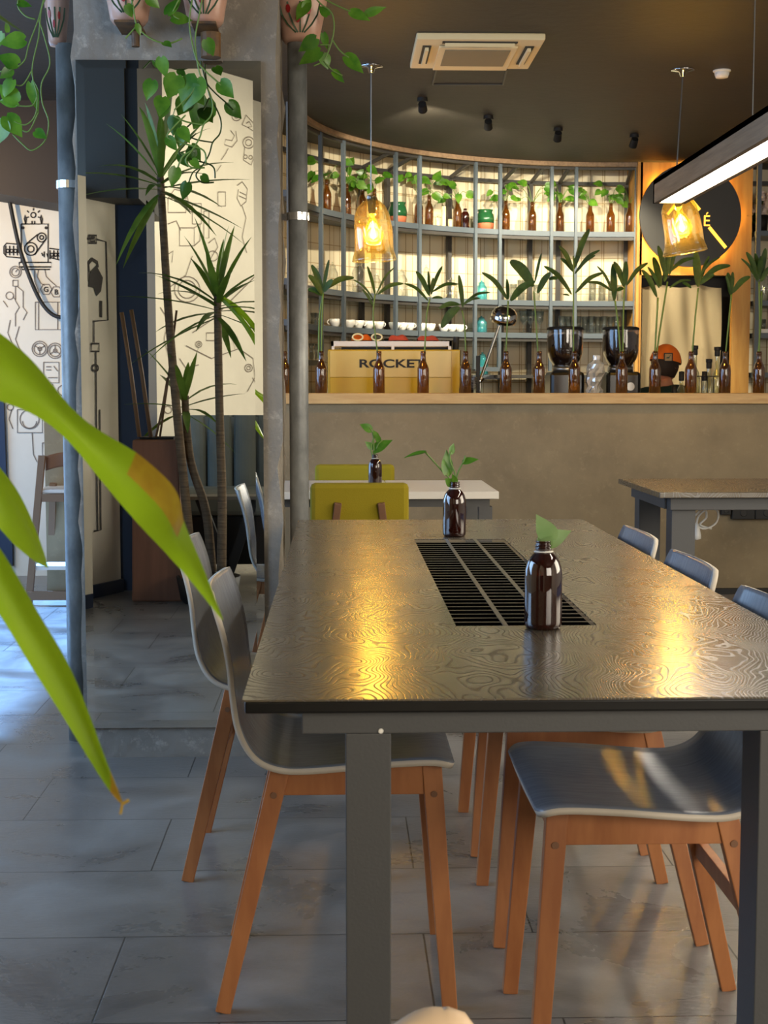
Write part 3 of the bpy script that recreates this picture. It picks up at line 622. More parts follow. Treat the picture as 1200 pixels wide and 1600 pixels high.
def pendant(px, py, bell_c, tilt, label, dx=0):
    p = zp(px, py, ZC); t = thing('pendant_lamp', label, 'pendant lamp', (p.x, p.y, bell_c.z), 'amber glass pendants')
    MB().lathe([(0, -.035), (.012, -.034), (.02, -.012), (.058, -.006), (.06, 0), (0, 0)], (p.x, p.y, ZC), 28).build('canopy', M['chrome'], t, smooth=True)
    top = Vector((p.x + dx, p.y, bell_c.z + .165)); ax = Vector((tilt, 0, 1)).normalized()
    MB().tube([(p.x, p.y, ZC - .03), top + ax * .03], .0035, 8).build('cord', M['bluesteel'], t)
    b0 = top - ax * .32
    prof = [(.106, 0), (.112, .004), (.108, .02), (.099, .05), (.096, .10), (.094, .17), (.088, .225), (.07, .268), (.045, .292), (.026, .30), (.026, .318), (.03, .322)]
    pr = []
    for i in range(len(prof) - 1):
        for k in range(3): f = k / 3; pr.append(tuple(prof[i][j] * (1 - f) + prof[i + 1][j] * f for j in (0, 1)))
    pr.append(prof[-1]); gb = MB()
    n_ = 40; q_ = Vector((0, 0, 1)).rotation_difference(ax)
    for r_, z_ in pr:
        for k in range(n_):
            th = 2 * PI * k / n_; rr = r_ * (1 + .025 * math.sin(th * 3 + z_ * 18) + .015 * math.sin(th * 5 - z_ * 30)); gb.v.append(b0 + q_ @ Vector((rr * math.cos(th), rr * math.sin(th), z_)))
    gb.f = [(i * n_ + k, i * n_ + (k + 1) % n_, (i + 1) * n_ + (k + 1) % n_, (i + 1) * n_ + k) for i in range(len(pr) - 1) for k in range(n_)]
    gb.m = [0] * len(gb.f); g = gb.build('glass_bell', M['bell'], t, smooth=True)
    MB().lathe([(0, .325), (.02, .325), (.022, .30), (.02, .25), (.016, .235), (0, .235)], b0, 20, ax=ax).build('lamp_holder', M['matt'], t)
    bl = MB().lathe([(.0, .08), (.025, .084), (.045, .10), (.052, .125), (.047, .155), (.03, .185), (.016, .21), (.014, .235)], b0, 24, ax=ax).build('bulb', M['bell'], t, smooth=True)
    MB().lathe([(0, .105), (.012, .115), (.016, .13), (.009, .15), (0.005, .18), (0, .2)], b0, 12, ax=ax).build('filament', M['filament'], bl, smooth=True)
    MB().lathe([(0, .10), (.028, .11), (.036, .13), (.026, .155), (0, .17)], b0, 16, ax=ax).build('inner_glow_globe', M['bellglow'], bl, smooth=True)
    l = bpy.data.lights.new('pendant_light', 'POINT'); l.energy = 15; l.color = (1, .72, .34); l.shadow_soft_size = .045
    o = bpy.data.objects.new('pendant_light', l); C.objects.link(o); o.location = tuple(b0 + ax * .13 - Vector((p.x, p.y, bell_c.z))); o.parent = t
M['bellglow'] = glass('bulb_glow', (1, .8, .4), .1)
_n = M['bellglow'].node_tree; _e = _n.nodes.new('ShaderNodeEmission'); _e.inputs[0].default_value = S((255, 176, 40)); _e.inputs[1].default_value = 3.5
_a = _n.nodes.new('ShaderNodeAddShader'); _o = _n.nodes['Material Output']; _s = _o.inputs[0].links[0].from_socket
_n.links.new(_s, _a.inputs[0]); _n.links.new(_e.outputs[0], _a.inputs[1]); _n.links.new(_a.outputs[0], _o.inputs[0])
pendant(580, 103, W(584, 356, 7.2), -.05, 'amber glass bell pendant hanging before the left shelving')
pendant(1067, 109, W(1066, 346, 7.25), -.17, 'tilted amber glass bell pendant hanging before the round sign', -.022)

# linear lamp over the right hand side
ll = thing('linear_lamp', 'long wooden beam lamp with a white light strip underneath', 'lamp', (1.375, 4.2, 1.9))
x0, x1 = 1.306, 1.442; lo = MB().box(x0, x0 + .022, 2.2, 6.06, 1.9, 1.995).box(x1 - .022, x1, 2.2, 6.06, 1.9, 1.995).box(x0, x1, 2.2, 6.06, 1.975, 1.995).box(x0, x1, 6.04, 6.06, 1.9, 1.995).box(x0, x1, 2.2, 2.22, 1.9, 1.995)
lo.build('wooden_housing', M['darkwood'], ll)
MB().box(x0 + .023, x1 - .023, 2.23, 6.035, 1.904, 1.915).build('light_strip', M['led'], ll)
for y in (3.0, 4.85): MB().tube([(1.374, y, 1.995), (1.374, y, ZF if y < 5 else ZC)], .002, 6).build('suspension_wire', M['bluesteel'], ll)

# ================================================================ MAIN TABLE
TX0, TX1, TY0, TY1 = -.124, .713, 1.775, 4.215
tb = thing('dining_table', 'long dark grained wooden table with a slotted grille in its top', 'table', (.295, 3.0, 0))
GX0, GX1, GY0, GY1 = .188, .42, 2.325, 3.672
top = MB()
for a_, b_, c_, d_ in ((TX0, GX0, TY0, TY1), (GX1, TX1, TY0, TY1), (GX0, GX1, TY0, GY0), (GX0, GX1, GY1, TY1)): top.box(a_, b_, c_, d_, .7475, .75)
top.build('tabletop', M['table'], tb)
rim = MB()
for a_, b_, c_, d_ in ((TX0 + .003, TX1 - .003, TY0 + .004, TY0 + .03), (TX0 + .003, TX1 - .003, TY1 - .03, TY1 - .004), (TX0 + .003, TX0 + .03, TY0 + .03, TY1 - .03), (TX1 - .03, TX1 - .003, TY0 + .03, TY1 - .03)): rim.box(a_, b_, c_, d_, .731, .7473)
rim.build('edge_band', M['black'], tb, bevel=.003)
gr = MB().box(GX0 + .078, GX0 + .086, GY0, GY1, .7488, .7499).box(GX0 + .152, GX0 + .160, GY0, GY1, .7488, .7499)
NS = 32
for i in range(1, NS):
    y = GY0 + (GY1 - GY0) * i / NS; gr.box(GX0, GX1, y - .0022, y + .0022, .7489, .7495)
gl = gr.build('slotted_grille', M['slotwood'], tb)
MB().box(GX0 + .001, GX1 - .001, GY0 + .001, GY1 - .001, .7385, .7415).build('grille_tray', M['void'], gl)  # black sheet close under the bars, stands in for shade inside the slots
fr = MB().box(-.05, .64, 1.80, 1.86, .70, .729).box(-.05, .64, 4.13, 4.19, .70, .729).box(.03, .07, 1.86, 4.13, .70, .729).box(.54, .58, 1.86, 4.13, .70, .729)
fr.build('frame', M['steel'], tb, bevel=.0015)
for x in (.0055, .537):
    for y in (1.80, 4.11): MB().box(x, x + .058, y, y + .08, 0, .70).build('leg', M['steel'], tb, bevel=.0015)

MB().lathe([(.0035, 0), (.003, .0012), (0, .0014)], (W(595, 1142, 1.8).x, 1.799, W(595, 1142, 1.8).z), 12, ax=(0, -1, 0)).build('bright_screw_head', M['plastic'], tb)
# amber medicine bottles with single cuttings
def med_bottle(loc, h, label, level=.6):
    t = thing('amber_bottle', label, 'bottle', loc, 'amber medicine bottles on the tables'); s_ = h / .145; r = .031 * s_
    pr = [(0, 0), (.85, .0), (.97, .03), (1, .08), (1, .60), (.97, .68), (.86, .76), (.68, .82), (.48, .86), (.40, .885), (.40, .90), (.46, .905), (.46, .918), (.40, .925), (.40, .935), (.45, .94), (.45, .955), (.40, .96), (.40, .985), (.43, .988), (.43, 1), (.36, 1)]
    MB().lathe([(a_ * r, b_ * h) for a_, b_ in pr], loc, 32).build('glass_body', M['pharm'], t, smooth=True)
    MB().lathe([(.41 * r, .868 * h), (.52 * r, .872 * h), (.52 * r, .882 * h), (.41 * r, .886 * h)], loc, 32).build('neck_ring', M['plastic'], t, smooth=True)
    MB().lathe([(0, .02 * h), (.92 * r, .02 * h), (.95 * r, level * h), (0, level * h)], loc, 28).build('water', M['water'], t)
    return t
def cutting(name, label, stems, leaves, Y, lm, group, sm=None, tw=.0022, hearts=True):
    sm = sm or M['stem']; pts = [W(x, y, Y + dy) for s_ in stems for x, y, dy in s_]
    base = min(pts, key=lambda p: p.z); t = thing(name, label, 'plant cutting', tuple(base), group)
    mb = MB()
    for s_ in stems: mb.tube(catmull([W(x, y, Y + dy) for x, y, dy in s_], 4), tw, 6)
    mb.build('stem', sm, t, smooth=True)
    for (x0, y0, x1, y1, nx, ny, nz, wd_) in leaves:
        b_ = W(x0, y0, Y); tp = W(x1, y1, Y + (.012 if nx > 0 else -.012)); MB().heart(b_, tp, (nx, ny, nz), wd_, .12).build('leaf', lm, t, smooth=True)
    return t
G_M = 'cuttings in the amber medicine bottles'
med_bottle((.327, 2.30, .7505), .142, 'large amber bottle with white neck ring nearest on the dark table', .62)
med_bottle((.297, 3.74, .7505), .142, 'amber bottle standing at the far end of the table grille', .55)
med_bottle((.135, 5.62, .7505), .125, 'amber bottle on the white table behind the olive chair', .55)
cutting('leaf_cutting', 'single pale curled leaf standing in the nearest amber bottle', [[(852, 900, 0), (851, 866, 0), (853, 850, 0)]],
        [(846, 850, 893, 826, .2, -.7, .7, .62), (862, 842, 838, 806, -.4, -.7, .3, .7), (850, 856, 862, 838, 0, -1, .3, .9)], 2.30, leaf_material('pale_leaf', (112, 150, 84), (164, 190, 132), 10), G_M)
cutting('leaf_cutting', 'cutting with four spread leaves in the amber bottle at the grille end', [[(708, 790, 0), (706, 755, 0), (690, 735, 0), (664, 706, 0)], [(712, 790, 0), (712, 745, 0), (703, 720, 0), (704, 706, 0)], [(710, 790, 0), (714, 744, 0), (724, 722, 0), (727, 712, 0)]],
        [(664, 706, 630, 712, 0, -.3, 1, .45), (698, 740, 700, 702, .5, -.9, 0, .6), (704, 708, 710, 692, .3, -1, 0, .6), (724, 722, 747, 716, 0, -.7, .7, .62), (706, 757, 696, 748, 0, -1, .2, .9), (712, 755, 707, 741, 0, -1, .2, .6)], 3.74, M['pothos'], G_M)
cutting('leaf_cutting', 'bushy little cutting in the bottle on the white table', [[(584, 740, 0), (584, 705, 0), (583, 680, 0), (577, 668, 0)], [(584, 720, 0), (590, 696, 0), (598, 688, 0)], [(583, 720, 0), (580, 695, 0), (590, 677, 0)]],
        [(580, 672, 563, 662, 0, -.8, .6, .8), (584, 703, 612, 686, 0, -.8, .6, .6), (582, 700, 571, 690, 0, -1, .3, .7), (590, 684, 583, 672, 0, -1, .2, .6), (592, 690, 588, 676, 0, -1, .2, .6)], 5.62, M['pothos'], G_M, tw=.003)

# ================================================================ PLYWOOD CHAIRS
def shell_chair():                     # faces +X, origin on the floor under the seat centre
    t = thing('plywood_chair', '', 'chair', (0, 0, 0), 'plywood chairs around the dark table')
    prof = catmull([(.205, 0, .462), (.17, 0, .474), (.076, 0, .471), (-.05, 0, .461), (-.11, 0, .463), (-.152, 0, .484), (-.178, 0, .53), (-.188, 0, .59), (-.194, 0, .65), (-.206, 0, .71), (-.226, 0, .774)], 5)
    n = len(prof); nc = 14; vs = []
    for i, p in enumerate(prof):
        f = i / (n - 1)
        hw = .215
        e = min(i, 4); hw -= .028 * (1 - e / 4) ** 2                                    # rounded front corners
        e = min(n - 1 - i, 4); hw -= .022 * (1 - e / 4) ** 2
        if f > .45: hw -= .008 * min(1, (f - .45) / .3)
        for k in range(nc + 1):
            u = -1 + 2 * k / nc
            back = max(0, (f - .5) / .5)
            x = p.x - .018 * back * (1 - u * u); z = p.z - .010 * (1 - u * u) * (1 - back) * min(1, f * 6)
            vs.append((x, u * hw, z))
    mb = MB().add(vs, [(i * (nc + 1) + k, i * (nc + 1) + k + 1, (i + 1) * (nc + 1) + k + 1, (i + 1) * (nc + 1) + k) for i in range(n - 1) for k in range(nc)])
    s_ = mb.build('seat_shell', [M['laminate'], M['plyedge']], t, smooth=True)
    so_ = s_.modifiers.new('ply', 'SOLIDIFY'); so_.thickness = .011; so_.offset = -1; so_.material_offset_rim = 1
    for y in (-1, 1):
        for xt, xb, nm in ((.165, .198, 1), (-.11, -.218, -1)):
            l = MB().beam((xt, y * .158, .452), (xb, y * .185, 0), .024, .036, .022, .028).build('leg', M['beech'], t, bevel=.002)
            MB().lathe([(.006, 0), (.0062, .0015), (0, .0015)], (xt + (xb - xt) * .12, y * (.158 + .027 * .12) + y * .0125, .4), 10, ax=(0, y, 0)).build('dowel_plug', M['leather'], l)
        MB().box(-.112, .16, y * .158 - .010, y * .158 + .010, .398, .4515).build('side_rail', M['beech'], t, bevel=.0015)
    MB().box(.150, .170, -.147, .147, .40, .45).build('front_rail', M['beech'], t, bevel=.0015)
    MB().box(-.12, -.10, -.147, .147, .40, .45).build('back_rail', M['beech'], t, bevel=.0015)
    MB().beam((-.152, -.157, .285), (-.152, .157, .285), .032, .018, side=(0, 0, 1)).build('rear_stretcher', M['beech'], t, bevel=.0015)
    return t
ch = shell_chair()
place = [((0, 2.74), 0, 'grey plywood chair nearest on the left side of the dark table'),
         ((-.135, 3.44), -.02, 'grey plywood chair on the left side, pulled out beside the pillar'),
         ((.515, 2.44), PI, 'grey plywood chair nearest on the right side, its seat under the table'),
         ((.52, 3.03), PI, 'second grey plywood chair on the right side of the dark table'),
         ((.525, 3.60), PI, 'third grey plywood chair on the right side, nearest the far table end')]
for k, ((x, y), rz, lab) in enumerate(place):
    c = ch if k == 0 else dup(ch)
    c.location = (x, y, 0); c.rotation_euler = (0, 0, rz); c['label'] = lab

# ================================================================ OTHER TABLES AND CHAIRS
wt = thing('white_table', 'white topped table with dark steel legs behind the pole', 'table', (-.1, 5.67, 0), None)
MB().box(-.9, .182, 5.34, 6.0, .722, .75).build('tabletop', M['tabwhite'], wt, bevel=.002)
wt2 = thing('white_table', 'right hand white topped table standing before the concrete bar', 'table', (.38, 5.67, 0), None)
MB().box(.186, .59, 5.34, 6.0, .722, .75).build('tabletop', M['tabwhite'], wt2, bevel=.002)
MB().box(-.86, .17, 5.38, 5.42, .69, .722).box(-.86, .17, 5.92, 5.96, .69, .722).box(.13, .17, 5.42, 5.92, .69, .722).build('frame', M['steel'], wt)
MB().box(.2, .56, 5.38, 5.42, .69, .722).box(.2, .56, 5.92, 5.96, .69, .722).box(.2, .24, 5.42, 5.92, .69, .722).build('frame', M['steel'], wt2)
for t_, xs in ((wt, (-.86, .13)), (wt2, (.2, .52))):
    for x in xs:
        for y in (5.38, 5.91): MB().box(x, x + .05, y, y + .05, 0, .69).build('leg', M['steel'], t_)
def olive_chair():                     # faces +Y
    t = thing('upholstered_chair', '', 'chair', (0, 0, 0), 'olive upholstered chairs at the white table')
    s_ = MB(); nx, nz = 10, 8; vs = []
    s_.box(-.175, .175, -.02, .02, .50, .80).build('backrest', M['olive'], t, bevel=.018)
    MB().box(-.2, .2, .02, .42, .43, .48).build('seat', M['olive'], t, bevel=.018)
    for x in (-1, 1):
        MB().beam((x * .076, -.03, .73), (x * .115, .03, .42), .026, .02, side=(1, 0, 0)).build('back_strut', M['leather'], t, bevel=.003)
        for y0, y1 in ((.06, .0), (.36, .40)): MB().beam((x * .16, y0, .43), (x * .19, y1, 0), .032, .032, .022, .022, side=(1, 0, 0)).build('leg', M['beech'], t)
    return t
oc = olive_chair(); oc.location = (.067, 5.1, 0); oc['label'] = 'olive green upholstered chair before the white table, wooden struts behind'
o2 = dup(oc, (.062, 6.32, 0), PI, 'olive green chair on the far side of the white table, only its top visible')
dt = thing('dark_table', 'dark topped steel frame table at right before the bar', 'table', (2.0, 5.7, 0))
MB().box(1.18, 2.9, 5.28, 6.08, .728, .75).build('tabletop', M['table'], dt, bevel=.003)
MB().box(1.23, 2.85, 5.32, 5.38, .68, .727).box(1.22, 1.28, 5.38, 6.0, .68, .727).box(1.23, 2.85, 5.98, 6.03, .68, .727).build('frame', M['steel'], dt, bevel=.002)
for x, y in ((1.24, 5.34), (1.24, 5.93), (2.75, 5.34), (2.75, 5.93)): MB().box(x, x + .09, y, y + .09, 0, .68).build('leg', M['steel'], dt, bevel=.002)
# cable with plug hanging under it
cb = thing('power_cable', 'white looped power cable hanging under the dark table edge', 'cable', (1.52, 5.6, .52))
loop = [W(x, y, 5.62) for x, y in ((1075, 792), (1080, 812), (1098, 826), (1118, 818), (1122, 800), (1108, 794), (1092, 806), (1088, 822))]
loop2 = [W(x, y, 5.63) for x, y in ((1077, 812), (1088, 804), (1100, 792), (1104, 808), (1094, 820), (1112, 826))]
MB().tube(catmull(loop, 5), .004, 8).tube(catmull(loop2, 5), .004, 8).build('cord', M['plastic'], cb, smooth=True)
b_ = W(1089, 822, 5.62); MB().lathe([(.006, .01), (.012, -.012), (.017, -.035), (.017, -.05), (0, -.056)], b_, 16).build('plug', M['plastic'], cb, smooth=True)
for k, (x0, x1) in enumerate(((1126, 1141), (1143, 1178), (1179, 1214))):
    a_ = W(x0, 791, 7.82); b_ = W(x1, 811 if k else 804, 7.82)
    t = thing('socket_box', ['small black socket box on the bar front below the dark table', 'black double socket box on the bar front, middle one', 'black socket box on the bar front at the right edge'][k], 'socket', (a_.x, 7.82, b_.z), 'socket boxes on the bar front')
    MB().box(a_.x, b_.x, 7.80, 7.839, b_.z, a_.z).build('housing', M['matt'], t, bevel=.003)
    MB().lathe([(.02 if k else .014, 0), (.018 if k else .012, .003), (0, .003)], ((a_.x + b_.x) / 2, 7.80, (a_.z + b_.z) / 2), 16, ax=(0, -1, 0)).build('outlet', M['black'], t)

# pale rounded chair back poking in at the bottom edge
kp_ = W(690, 1580, 1.25)
t = thing('rounded_chair', 'pale beige rounded backrest poking in at the bottom edge before the table', 'chair', (kp_.x + .08, 1.05, 0))
mb = MB(); top_ = kp_
for_pts = catmull([(top_.x - .085, 1.23, top_.z - .12), (top_.x - .052, 1.24, top_.z - .050), (top_.x - .02, 1.25, top_.z - .024), (top_.x + .0, 1.25, top_.z - .020), (top_.x + .012, 1.25, top_.z - .030), (top_.x + .022, 1.24, top_.z - .11)], 5)
mb.tube(for_pts, .022, 14); mb.build('backrest_hoop', M['pale'], t, smooth=True)
MB().box(top_.x - .2, top_.x + .12, .9, 1.22, .42, .46).build('seat', M['pale'], t, bevel=.015)
MB().beam((top_.x - .085, 1.22, .45), (top_.x - .085, 1.23, top_.z - .1), .03, .03, side=(1, 0, 0)).build('back_post', M['pale'], t)
MB().beam((top_.x + .022, 1.22, .45), (top_.x + .022, 1.24, top_.z - .1), .03, .03, side=(1, 0, 0)).build('back_post', M['pale'], t)
for x in (-.17, .09):
    for y in (.93, 1.19): MB().beam((top_.x + x, y, .42), (top_.x + x, y, 0), .03, .03, .02, .02, side=(1, 0, 0)).build('leg', M['pale'], t)

# ================================================================ THINGS ON THE BAR
ROW = [445, 502, 592, 661, 727, 790, 842, 897, 971, 1023, 1079, 1132, 1185]
NEAR = ['half hidden behind the pillar edge', 'before the left end of the yellow machine', 'before the first letters on the yellow machine', 'before the last letter on the yellow machine', 'just right of the yellow machine',
        'right of the desk lamp base', 'left of the first grinder', 'before the left coffee grinder', 'before the right coffee grinder', 'left of the orange cap', 'right of the orange cap, before the liquor bottles', 'at the right end of the liquor bottles', 'at the right edge before the wall shelving']
YB = 7.93
beer = [(0, 0), (.030, 0), (.0325, .004), (.0325, .125), (.031, .138), (.024, .155), (.0165, .172), (.0145, .195), (.0138, .212), (.0155, .214), (.0155, .219), (.0142, .221), (.0142, .228), (.011, .228)]
beer_proto = None
def beer_bottle(loc, label, group, s_=1.0):
    global beer_proto
    if beer_proto is None:
        t = thing('beer_bottle', label, 'bottle', loc, group); MB().lathe(beer, loc, 20).build('glass_body', M['amber'], t, smooth=True)
        beer_proto = t
    else: t = dup(beer_proto, loc, 0, label, group)
    t.scale = (s_, s_, s_); return t
for px, nr in zip(ROW, NEAR):
    p = W(px, 612, YB); beer_bottle((p.x, YB, 1.1045), 'brown beer bottle on the bar ledge, ' + nr, 'beer bottles along the bar ledge')
DR = [
 (502, [[(502, 560), (503, 500), (505, 458)], [(498, 560), (499, 500), (504, 462)]], [(505, 458, 487, 414, 8), (505, 455, 514, 406, 5), (503, 460, 482, 430, 9), (503, 462, 481, 452, 8), (508, 452, 553, 434, 8), (506, 456, 520, 437, 8)]),
 (592, [[(591, 560), (586, 520), (583, 492), (586, 460)]], [(586, 460, 574, 416, 5), (585, 470, 552, 437, 3), (587, 462, 616, 418, 3), (590, 460, 630, 443, 6), (584, 480, 566, 452, 4)]),
 (661, [[(663, 560), (665, 520), (667, 490), (672, 466)]], [(671, 462, 650, 424, 7), (671, 460, 669, 424, 4), (673, 460, 691, 416, 5), (669, 470, 632, 443, 5), (676, 456, 716, 444, 5), (675, 466, 692, 466, 4), (674, 460, 677, 434, 5)]),
 (727, [[(728, 560), (726, 510), (722, 485)]], [(723, 480, 717, 430, 7), (718, 480, 690, 512, 12), (718, 476, 686, 482, 7), (725, 474, 766, 457, 4), (724, 476, 750, 466, 4)]),
 (790, [[(790, 560), (792, 520), (794, 470)]], [(793, 468, 753, 426, 7), (794, 468, 792, 436, 5), (798, 470, 836, 440, 10)]),
 (842, [[(841, 560), (838, 510), (834, 455)]], [(833, 448, 797, 408, 15), (836, 440, 846, 396, 4), (830, 442, 798, 470, 10), (840, 458, 860, 426, 9), (858, 436, 871, 436, 6)]),
 (897, [[(896, 560), (896, 480), (896, 400)]], [(893, 460, 850, 416, 7), (899, 458, 943, 426, 6), (896, 425, 873, 384, 7), (896, 425, 876, 404, 6), (897, 420, 921, 358, 8), (900, 425, 937, 391, 5), (898, 428, 930, 399, 5), (897, 410, 905, 400, 6), (890, 462, 880, 461, 3)]),
 (971, [[(970, 560), (966, 510), (961, 470)], [(973, 560), (974, 490), (976, 445)]], [(960, 470, 958, 412, 9), (958, 458, 933, 416, 4), (956, 455, 918, 441, 5), (975, 448, 959, 409, 9), (977, 445, 978, 408, 8), (979, 446, 1012, 411, 6), (974, 450, 964, 455, 6)]),
 (1023, [[(1023, 560), (1025, 520), (1028, 465)], [(1025, 560), (1032, 510), (1043, 440)]], [(1026, 464, 1003, 422, 8), (1030, 450, 1012, 417, 5), (1032, 448, 1021, 402, 10), (1040, 432, 1028, 384, 8), (1043, 430, 1044, 376, 8), (1046, 430, 1062, 368, 6), (1046, 425, 1085, 403, 6), (1046, 450, 1080, 438, 4), (1066, 442, 1080, 450, 5), (1038, 440, 1042, 408, 8)]),
 (1079, [[(1081, 560), (1086, 500), (1091, 450)]], [(1091, 448, 1087, 392, 11), (1094, 440, 1108, 400, 5), (1098, 436, 1141, 415, 8), (1094, 444, 1116, 429, 7), (1090, 435, 1125, 402, 4)]),
 (1132, [[(1133, 560), (1139, 500), (1143, 460)]], [(1142, 462, 1137, 426, 9), (1144, 458, 1172, 432, 8), (1141, 455, 1134, 430, 4), (1143, 455, 1145, 425, 6)]),
 (1185, [[(1186, 560), (1187, 500), (1186, 440)], [(1184, 560), (1189, 500), (1190, 455)]], [(1185, 438, 1166, 394, 8), (1184, 440, 1158, 404, 4), (1187, 436, 1180, 396, 8), (1188, 436, 1196, 388, 8), (1189, 440, 1204, 416, 7), (1186, 430, 1189, 400, 8), (1184, 434, 1172, 420, 6)]),
]
for k, (px, stems, lvs) in enumerate(DR):
    nr = NEAR[ROW.index(px)]
    base = W(px, 556, YB); t = thing('dracaena_cutting', 'tall leafy stem in the bottle ' + nr, 'plant cutting', tuple(base), 'leafy stems in the bar ledge bottles')
    mb = MB()
    for i, s_ in enumerate(stems): mb.tube(catmull([W(x, y, YB + (.01 * i if j else 0)) for j, (x, y) in enumerate(s_)], 4), .0042 if len(stems) == 1 else .0048, 6)
    mb.build('stem', M['stem'], t, smooth=True)
    for j, (x0, y0, x1, y1, w) in enumerate(lvs):
        dy = random.uniform(-.05, .05); a_ = W(x0, y0, YB); b_ = W(x1, y1, YB + dy); L_ = (b_ - a_).length; sg_ = 1 if x1 > x0 else -1
        mid = (a_ + b_) / 2 + Vector((0, 0, .12 * L_ * min(1, abs(x1 - x0) / 25))); pts = catmull([a_, mid, b_], 5); n_ = len(pts)
        ww = w * YB / FPX * 1.15; ws = [ww * max(.06, math.sin(PI * min(1, (i / (n_ - 1)) * .92 + .04)) ** .7) for i in range(n_)]
        MB().strap(pts, ws, up=(random.uniform(-.3, .3), -1, .3), fold=.3).build('leaf', M['dracaena'], t, smooth=True)

# espresso machine
YM = 8.15; a_ = W(512, 546, YM); b_ = W(719, 612, YM)
em = thing('espresso_machine', 'wide yellow espresso machine with black lettering behind the bar ledge', 'coffee machine', ((a_.x + b_.x) / 2, YM + .2, .92))
MB().box(a_.x, b_.x, YM + .008, YM + .42, .98, a_.z).build('body', M['mustard'], em, bevel=.006)
xw = b_.x - .05
MB().box(a_.x + .012, xw, YM, YM + .007, a_.z - .155, a_.z - .006).build('upper_panel', M['yellow'], em, bevel=.002)
MB().box(a_.x + .012, xw, YM, YM + .007, 1.0, a_.z - .158).build('lower_panel', M['mustard'], em, bevel=.002)
for x in (a_.x + .03, b_.x - .05):
    for y in (YM + .05, YM + .37): MB().tube([(x, y, .921), (x, y, .98)], .018, 12).build('foot', M['matt'], em)
text_mesh('ROCKET', .064, 'lettering', M['matt'], em, (W(612, 575, YM - .001).x, YM - .001, W(612, 574, YM).z), (1, 0, 0), (0, 0, 1), sx=1.5, bold=.0016)
c0_, c1_ = W(517, 533, YM + .02), W(706, 541, YM + .02)
rl_ = MB().box(c0_.x, c1_.x, YM + .02, YM + .035, c1_.z, c0_.z).box(c0_.x, c1_.x, YM + .36, YM + .375, c1_.z, c0_.z).box(c0_.x, c0_.x + .015, YM + .02, YM + .375, c1_.z, c0_.z).box(c1_.x - .015, c1_.x, YM + .02, YM + .375, c1_.z, c0_.z)
for x in (c0_.x + .004, (c0_.x + c1_.x) / 2, c1_.x - .02): rl_.box(x, x + .016, YM + .02, YM + .034, a_.z, c1_.z)
rl_.build('cup_rail', M['plastic'], em)
MB().box(c0_.x + .06, c1_.x - .02, YM + .08, YM + .32, a_.z + .001, c1_.z - .003).build('cup_tray', M['matt'], em)
p_ = W(712, 540, YM + .1); MB().tube([(p_.x, YM + .1, a_.z), (p_.x + .004, YM + .1, a_.z + .075)], .017, 14).build('black_knob', M['matt'], em)
zt = c0_.z + .001
def cloth(px0, px1, hpx, m, label, nm):
    a0 = W(px0, 532, YM + .12); a1 = W(px1, 532, YM + .12); mb = MB(); n_ = 14; hgt = hpx * YM / FPX; vs = []
    for i in range(n_ + 1):
        u = i / n_; x = a0.x + (a1.x - a0.x) * u; z = zt + .004 + hgt * max(0, math.sin(PI * (u * .9 + .08))) * (.75 + .25 * math.cos(u * 7))
        for y, f in ((0, .1), (.03, .9), (.08, 1), (.13, .8), (.16, .1)): vs.append((x, YM + .05 + y, zt + .002 + (z - zt) * f))
    mb.add(vs, [(5 * i + k, 5 * i + k + 1, 5 * i + 6 + k, 5 * i + 5 + k) for i in range(n_) for k in range(4)])
    t = thing(nm, label, 'cloth', ((a0.x + a1.x) / 2, YM + .13, zt), 'cloths on top of the espresso machine'); o = mb.build('fabric', m, t, smooth=True)
    return t, a0, a1
t1, u0, u1 = cloth(549, 582, 16, M['orange'], 'crumpled orange cloth on top of the yellow machine', 'folded_cloth')
cloth(607, 638, 15, M['coral'], 'coral folded cloth on the middle of the machine top', 'folded_cloth')
cloth(652, 685, 13, M['coral'], 'coral crumpled cloth at the right end of the machine top', 'folded_cloth')
for px, lab in ((559, 'round gold rimmed ring before the orange cloth on the machine'), (589, 'gold rimmed ring right of the orange cloth on the machine')):
    p_ = W(px, 530, YM + .03); mb = MB(); pts = [(p_.x + .029 * math.cos(k * PI / 10), YM + .03 - .0, zt + .022 + .018 * math.sin(k * PI / 10)) for k in range(21)]
    mb.tube(pts, .005, 8, cap=False); solo(mb, 'metal_ring', M['candle'], lab, 'ring', 'gold rimmed rings on the machine', smooth=True)

# desk lamp with chrome dome, on black base
p_ = W(748, 612, 8.3)
dl = thing('desk_lamp', 'chrome domed desk lamp leaning right of the yellow machine', 'desk lamp', (p_.x, 8.3, .92))
MB().lathe([(0, 0), (.05, 0), (.052, .012), (.03, .03), (.018, .06), (0, .06)], (p_.x, 8.3, .921), 28).build('base', M['black'], dl, smooth=True)
el = W(750, 595, 8.3); MB().tube([(p_.x, 8.3, .97), el], .009, 10).build('lower_arm', M['chrome'], dl)
hd = W(787, 488, 8.3); MB().tube([el, hd], .009, 10).build('upper_arm', M['chrome'], dl)
MB().lathe([(0, 0.055), (.03, .052), (.055, .04), (.072, .018), (.078, -.01), (.074, -.035), (.07, -.035), (.05, .0), (0, .03)], W(788, 494, 8.3), 32, ax=(.15, -.35, 1)).build('dome_shade', M['chrome'], dl, smooth=True)
MB().tube([el + Vector((-.03, 0, .0)), el + Vector((.0, 0, .0)), el + Vector((.012, 0, .02))], .016, 12).build('joint', M['chrome'], dl)
p_ = W(737, 612, 8.28); kn_ = thing('knock_box', 'black cylinder with coiled spring and upright bars beside the yellow machine', 'tool holder', (p_.x - .05, 8.2, .92))
